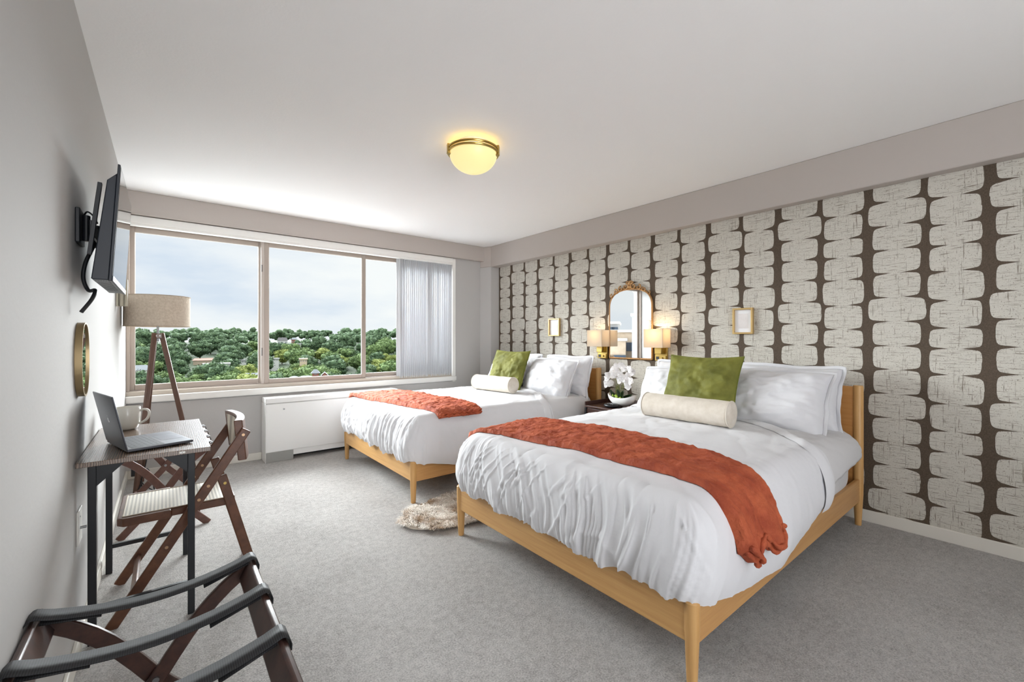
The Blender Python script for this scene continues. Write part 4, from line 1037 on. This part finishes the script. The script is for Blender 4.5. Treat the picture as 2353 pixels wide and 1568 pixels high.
# ------------------------------------------------------------------ floor lamp
fl = thing('floor_lamp', 'wooden tripod floor lamp with linen drum shade in the window corner', 'floor lamp', (-.047, 4.45, 0))
lc = (-.046, 4.46)
m = MB(); m.lathe([(.209, 1.287), (.209, 1.530), (.207, 1.530), (.207, 1.287), (.209, 1.287)], (lc[0], lc[1], 0), 72); obj('lamp_shade', m, LAMPSH, fl, smooth=50)
m = MB()
for z in (1.290, 1.528): m.tube([(lc[0]+.2095*math.cos(2*PI*k/72), lc[1]+.2095*math.sin(2*PI*k/72), z) for k in range(73)], .003, 6, caps=False)
obj('shade_trim', m, mat('shade_trim_m', (172,158,142), .9), fl, smooth=180)
obj('pole', MB().cyl((lc[0], lc[1], 1.17), .008, .22), STEEL, fl)
m = MB()
for k in range(3): a = 2*PI*k/3; m.tube([(lc[0], lc[1], 1.38), (lc[0]+.207*math.cos(a), lc[1]+.207*math.sin(a), 1.38)], .002, 5)
obj('spider', m, STEEL, fl)
obj('bracket', MB().box(lc[0]-.026, lc[0]+.026, lc[1]-.026, lc[1]+.026, 1.195, 1.232), mat('lamp_hub_metal', (108,100,94), .4, metal=.7), fl, bevel=.003)
obj('screw', MB().cyl((lc[0]-.010, lc[1]-.028, 1.214), .004, .004, axis=(0,1,0)).cyl((lc[0]+.012, lc[1]-.028, 1.214), .004, .004, axis=(0,1,0)), STEEL, fl)
for (fx_, fy_), (hx, hy) in (((.205, 4.50), (.022, -.004)), ((-.175, 4.27), (-.020, -.022)), ((-.155, 4.72), (-.018, .022))):
    obj('leg', MB().beam((fx_, fy_, 0.003), (lc[0]+hx, lc[1]+hy, 1.236), .034, .02, (hy, -hx, 0)), mat('lamp_leg_walnut', (84,58,46), .4, rgb2=(96,68,54), stretch=(6,6,1)), fl, bevel=.003)
cable('lamp_cord', 'thin black cord looping on the floor beneath the floor lamp', [(-.16, 4.50, .35), (-.13, 4.42, .36), (-.11, 4.36, .28), (-.14, 4.30, .12), (-.16, 4.25, .012), (-.08, 4.22, .008), (-.02, 4.28, .008), (-.07, 4.36, .008), (-.14, 4.32, .10), (-.10, 4.20, .22), (-.06, 4.16, .01), (-.13, 4.12, .008)], .004)
pa = thing('power_strip', 'black power strip standing behind the floor lamp leg', 'power strip', (-.19, 4.40, .2))
obj('body', MB().box(-.205, -.165, 4.40, 4.43, .13, .38), BLK2, pa, bevel=.004)
obj('plug', MB().box(-.165, -.14, 4.385, 4.43, .03, .09).cyl((-.15, 4.38, .001), .035, .05), BLK2, pa, bevel=.004)

# ------------------------------------------------------------------ faux-fur rug between the beds
def fur():
    poly = []
    rr = random.Random(3)
    def inside(x, y):
        u = (x-1.95)/.80; v = (y-(2.555))/.27
        edge = 1+.10*math.sin(u*7)+.09*math.sin(v*9+u*5)
        return abs(u)**2.6+abs(v)**2.4 < edge*.93
    m = MB()
    # hide
    def hp(u, v):
        a = 2*PI*u; r_ = v
        x = 1.95+.77*r_*math.copysign(abs(math.cos(a))**.8, math.cos(a)); y = 2.555+.25*r_*math.copysign(abs(math.sin(a))**.8, math.sin(a))
        return (x, y, .004+.018*(1-r_**4)+.006*fbm(x*6, y*6, 2)*(1-r_))
    m.grid(hp, 90, 14)
    o = obj('hide', m, FURW, None, smooth=180, merge=True)
    tag(o, 'cream and tan faux-fur rug on the carpet between the two beds', 'rug'); o.name = 'fur_rug'
    f = MB(); vs = []; fs = []
    cnt = 0
    while cnt < 26000:
        x = rr.uniform(1.10, 2.2); y = rr.uniform(2.24, 2.88)
        if not inside(x, y): continue
        cnt += 1
        a = rr.gauss(0, .5)+fbm(x*5, y*5, 0)*4+PI; L = rr.uniform(.03, .058); w_ = rr.uniform(.0012, .0026); lz = rr.uniform(.35, .8)
        dx, dy = math.cos(a), math.sin(a); px, py = -dy*w_, dx*w_; z = .012
        k = len(vs); vs += [(x-px, y-py, z), (x+px, y+py, z), (x+dx*L*.6+px*.8, y+dy*L*.6+py*.8, z+L*lz*.75), (x+dx*L*.6-px*.8, y+dy*L*.6-py*.8, z+L*lz*.75), (x+dx*L, y+dy*L, z+L*lz*.65)]
        fs += [(k, k+1, k+2, k+3), (k+3, k+2, k+4)]
    f.add(vs, fs); p = obj('pile', f, FURW, smooth=0); p.parent = o; p['kind'] = 'stuff'
fur()

# ------------------------------------------------------------------ outside: hills, trees, houses
def gz(x, y):
    d = math.hypot(x, y-0); return -36+33*ss((d-190)/420)+1.5*fbm(x*.006, y*.006, 1, 3) + 4*ss((x/max(d,1)-.0)/.8)*0
def tree_mat(name, a, b_):
    m = mat(name, a, .9, rgb2=b_, vscale=.55, vdetail=8, ramp=(.34, .62), bump=(1.3, 1.0, 8, 1.2), spec=.1); return m
TM = [tree_mat('foliage_mid', (52,70,42), (102,120,76)), tree_mat('foliage_dark', (44,62,46), (84,102,74)), tree_mat('foliage_light', (72,86,42), (128,136,78))]
BARK = mat('bark', (80,70,60), .9)
struct(obj('hillside_ground', MB().grid(lambda u, v: (-260+900*u, 60+900*v, gz(-260+900*u, 60+900*v)), 40, 40), mat('ground_green', (34,46,28), .95, rgb2=(52,66,40), vscale=.08), smooth=180)); bpy.data.objects['hillside_ground'].name = 'trim_ground'
bpy.data.objects['trim_ground'].name = 'ground'
TMESH = []
for k in range(6):
    m = MB(); r_ = random.Random(100+k)
    for i in range(34):
        a = r_.uniform(0, 2*PI); rad = math.sqrt(r_.random())*5.2; z = 7.5+r_.uniform(-2.2, 5.0)*(1-(rad/6.6)**2); s_ = r_.uniform(1.3, 2.5)
        m.ico((rad*math.cos(a), rad*math.sin(a), z), s_, 2, 0, sc=(1.1, 1.1, .8), jit=.55, seed=i*3.1)
    m.ico((0, 0, 7), 4.6, 3, 0, sc=(1, 1, .85), jit=.4, seed=k)
    m.tube([(0,0,-1), (.2,0,4), (0,0,8)], lambda t: .45-.2*t, 8, 1)
    # rough leaf clumps
    vs = []; fs = []
    base = list(m.v)
    for i in range(5200):
        v = base[r_.randrange(len(base)-24)]; n_ = Vector((v[0], v[1], (v[2]-7)*1.1)).normalized()
        if n_.dot(Vector((v[0], v[1], v[2]-7))) < 3.6: continue
        c = Vector(v)+Vector((r_.gauss(0, .35), r_.gauss(0, .35), r_.gauss(0, .3))); d1 = Vector((r_.gauss(0,1), r_.gauss(0,1), r_.gauss(0,.6))).normalized()*r_.uniform(.25, .5); d2 = d1.cross(Vector((r_.gauss(0,1), r_.gauss(0,1), r_.gauss(0,1)))).normalized()*r_.uniform(.2, .4)
        kk = len(vs); vs += [c-d1, c+d2, c+d1, c-d2]; fs.append((kk, kk+1, kk+2, kk+3))
    m.add(vs, fs, 0)
    o = obj('tree', m, [TM[k % 3], BARK], smooth=180); TMESH.append(o.data); bpy.data.objects.remove(o)
LBL = ['mid green leafy tree on the wooded slope outside the window', 'dark green leafy tree on the wooded slope outside the window', 'yellow-green leafy tree on the wooded slope outside the window']
GRP = ['mid green trees on the slope', 'dark green trees on the slope', 'yellow-green trees on the slope']
spots = []; r_ = random.Random(21)
d = 175.0
while d < 640:
    st = 11.0+d*.012; a0, a1 = R(-12), R(46)   # azimuth from +y towards +x
    n = int((a1-a0)*d/st)
    for i in range(n):
        az = a0+(a1-a0)*(i+r_.uniform(.1, .9))/n; dd = d+r_.uniform(-5, 5); spots.append((dd, dd*math.sin(az), dd*math.cos(az)))
    d += 9+d*.05
HOUSES = []
def clear(x, y, ztop):
    """0 = keep, >0 = tree must be this much lower, None = drop"""
    d = math.hypot(x, y); sink = 0
    for hx, hy, rad, zb in HOUSES:
        L = math.hypot(hx, hy); ux, uy = hx/L, hy/L; t = x*ux+y*uy; off = abs(-x*uy+y*ux)
        if abs(t-L) < min(rad, 7)+6 and off < rad+4: return None
        if 20 < t <= L and off < rad*t/L+4.5: sink = max(sink, ztop-(1.195+(zb-1.195)*d/L))
    return sink if sink < 12.4 else None
def polar(px, dist):
    az = R(38.916)+math.atan((px-1177)/987.34); dd = dist/math.cos(math.atan((px-1177)/987.34)); return dd*math.sin(az), dd*math.cos(az)
def house(px, pybase, dist, w_, h_, dep, roofh, wallc, roofc, label, flat=False, gable='x', rotz=0, windows=3, name='house'):
    x, y = polar(px, dist); z = 1.195-(pybase-777.7)*dist/987.34
    t = thing(name, label, 'house', (x, y, z)); az = math.atan2(x, y); rot = Matrix.Rotation(-az+rotz, 3, 'Z'); c = Vector((x, y, z))
    def T(p): return c+rot@Vector(p)
    m = MB(); m.obox(T((0, 0, h_/2-4)), (w_, dep, h_+8), rot); obj('walls', m, wallc, t)
    m = MB()
    if flat: m.obox(T((0, 0, h_+.4)), (w_+1, dep+1, .8), rot)
    elif gable == 'x':
        P = [(-w_/2-.6, -dep/2-.6, h_), (w_/2+.6, -dep/2-.6, h_), (w_/2+.6, dep/2+.6, h_), (-w_/2-.6, dep/2+.6, h_), (-w_/2-.6+1.5, 0, h_+roofh), (w_/2+.6-1.5, 0, h_+roofh)]
        m.add([T(p) for p in P], [(0,1,5,4), (2,3,4,5), (0,4,3), (1,2,5), (0,3,2,1)])
    else:
        P = [(-w_/2-.5, -dep/2-.5, h_), (w_/2+.5, -dep/2-.5, h_), (w_/2+.5, dep/2+.5, h_), (-w_/2-.5, dep/2+.5, h_), (0, -dep/2-.5, h_+roofh), (0, dep/2+.5, h_+roofh)]
        m.add([T(p) for p in P], [(0,4,5,3), (1,2,5,4), (2,3,5), (0,3,2,1)])
        g = MB(); g.add([T(p) for p in ((-w_/2, -dep/2-.1, h_), (w_/2, -dep/2-.1, h_), (0, -dep/2-.1, h_+roofh*.95))], [(0,1,2)]); obj('gable', g, wallc, t, smooth=0)
    obj('roof', m, roofc, t, smooth=0)
    wm = mat('house_window', (70,76,84), .2)
    for i in range(windows):
        u = (i+.5)/windows; xx = -w_/2+w_*u; obj('window', MB().obox(T((xx, -dep/2-.05, h_*.55)), (w_/windows*.4, .1, h_*.3), rot), wm, t)
    HOUSES.append((x, y, w_*.5, z)); return t
WHT = mat('white_siding', (160,160,156), .7); BRK = mat('red_brick', (112,72,60), .9); TANW = mat('tan_render', (150,136,118), .9); GRF = mat('grey_shingle', (84,88,92), .9); DRF = mat('dark_shingle', (62,60,60), .9); ORG = mat('orange_roof', (120,70,52), .8); WRF = mat('white_membrane', (120,122,120), .8)
house(320, 868, 200, 7.2, 3.6, 8, 2.2, WHT, GRF, 'white house with grey roof low at the left edge of the view')
house(498, 841, 260, 13, .8, 8, 0, WHT, WRF, 'long low building with flat white roof among the trees', flat=True, windows=6, name='low_building')
house(472, 829, 330, 15, .4, 10, 1.4, TANW, ORG, 'long building with orange roof behind the flat white one', windows=5, name='low_building')
house(577, 872, 230, 9, 1.2, 9, 2.2, WHT, GRF, 'house with pale grey pitched roof near the first mullion')
house(558, 835, 330, 4.6, 2.0, 6, 0, WHT, WRF, 'small cream block behind trees left of the first mullion', flat=True)
house(649, 794, 480, 10, 5.4, 9, 3.4, WHT, DRF, 'white hillside house with dark roof, leftmost of the cluster')
house(676, 791, 480, 5.5, 5, 7, 2.2, BRK, GRF, 'narrow red brick house in the hillside cluster', windows=2)
house(686, 797, 440, 4.6, 2.6, 6, 0, WHT, WRF, 'white flat-roofed house below the brick one on the hillside', flat=True)
house(707, 786, 480, 6.4, 1.6, 7, 2.2, WHT, GRF, 'white gabled house at the right of the hillside cluster', gable='y')
house(697, 833, 300, 4.6, 2.0, 6, 0, TANW, TANW, 'pinkish block of flats half hidden by trees in the middle pane', flat=True, name='low_building')
house(746, 866, 200, 2.3, .6, 5, 1.6, BRK, GRF, 'red brick gable house at the foot of the middle pane', gable='y', windows=1)
house(725, 862, 215, 3, 1.0, 5, 1.8, BRK, GRF, 'brick house with grey hipped roof left of the gable house', windows=1)
house(703, 871, 200, 4.6, .8, 6, .7, WHT, GRF, 'low pale-roofed house at the foot of the middle pane')
house(676, 871, 205, 3, .6, 5, .8, WHT, GRF, 'small pale-roofed shed beside the middle pane edge')
house(630, 829, 320, 6, 1.0, 6, 0, WHT, WRF, 'low cream building just right of the first mullion', flat=True, windows=3, name='low_building')
spots = [s_+(clear(s_[1], s_[2], gz(s_[1], s_[2])+12.5),) for s_ in spots]
spots = sorted(s_ for s_ in spots if s_[3] is not None)
for px_, dist_, top_ in [(468, 243, 842), (482, 241, 846), (496, 243, 843), (511, 241, 846), (526, 243, 843), (322, 188, 868), (648, 462, 797), (700, 462, 796), (697, 287, 838), (577, 217, 875)]:
    x_, y_ = polar(px_, dist_); zt_ = 1.195-(top_-777.7)*dist_/987.34; spots.insert(0, (dist_, x_, y_, gz(x_, y_)-1.5+13.6-zt_))
stuff = MB(); cnt = 0
for i, (dd, x, y, sink) in enumerate(spots):
    k = r_.choice([0, 0, 1, 1, 2] if dd < 420 else [0, 1, 1, 1]); mesh = TMESH[k+3*(r_.random() < .5)]; sc_ = r_.uniform(.85, 1.25)*(1+.0003*dd); rz = r_.uniform(0, 6.28)
    z = gz(x, y)-1.5-sink
    if cnt < 285:
        o = bpy.data.objects.new('tree', mesh); COL.objects.link(o); o.location = (x, y, z); o.scale = (sc_, sc_, sc_*r_.uniform(.85, 1.1)); o.rotation_euler = (0, 0, rz)
        tag(o, LBL[k], 'tree', GRP[k]); cnt += 1
    else:
        for q in range(13):
            a = r_.uniform(0, 6.28); rad = math.sqrt(r_.random())*5.4*sc_
            stuff.ico((x+rad*math.cos(a), y+rad*math.sin(a), z+(8+r_.uniform(-2, 5)*(1-(rad/8)**2))*sc_), 2.3*sc_, 2, 0 if k != 2 else 1, sc=(1,1,.85), jit=.6, seed=q*2.3+i)
if stuff.v:
    o = obj('distant_woodland', stuff, [TM[1], TM[0]], smooth=180); o['kind'] = 'stuff'; tag(o, 'dark green woodland along the hilltop outside the window', 'woodland')
# tan apartment block seen in the arched mirror
ap = thing('apartment_building', 'tan brick apartment block across the way, seen reflected in the arched mirror', 'building', (-40, 32, -30))
TB = mat('tan_brick', (182,164,142), .9, rgb2=(170,152,130), vscale=2); GT = mat('grey_tower', (160,162,168), .8); WMB = mat('block_window', (62,72,84), .2)
def mdir(y):
    n = Vector((-1, -MTILT, 0)).normalized(); d = Vector((XW, y, 0)); return (d-2*d.dot(n)*n).normalized()
def mpoint(y, dist): return Vector((XW, y, 0))+mdir(y)*dist
def mblock(name, ya, yb, dist, ztop, dep, m_, wins=None):
    a, b_ = mpoint(ya, dist), mpoint(yb, dist); d = (b_-a).normalized(); n = Vector((-d.y, d.x, 0))
    if n.dot(mdir((ya+yb)/2)) < 0: n = -n
    rot = Matrix((d, n, Vector((0,0,1)))).transposed(); c = (a+b_)/2+n*dep/2; w_ = (b_-a).length
    obj(name, MB().obox((c.x, c.y, (ztop-30)/2), (w_, dep, ztop+30), rot), m_, ap)
    obj('parapet', MB().obox((c.x, c.y, ztop+.15), (w_+.3, dep+.3, .3), rot), mat('pale_coping', (196,192,184), .8), ap)
    for (u, zt) in (wins or []):
        p = a+d*w_*u-n*.05; obj('window', MB().obox((p.x, p.y, zt), (.75, .12, 1.0), rot), WMB, ap)
mblock('main_block', 3.05, 2.50, 48, 1.9, 12, TB, [(u, z) for z in (.2, -2.2, -4.6) for u in (.62, .80, .93)])
mblock('penthouse', 3.0, 2.71, 51, 3.0, 6, mat('grey_panel', (140,138,136), .7), [(.7, 2.1), (.85, 2.1)])
mblock('balcony_wing', 3.05, 2.62, 45.5, .9, 2, TB, [(u, z) for z in (-1.2, -3.8) for u in (.70, .90)])
mblock('tower', 2.545, 2.50, 44, 3.6, 4, GT)
mblock('tower', 2.525, 2.44, 46, 6.5, 5, GT)
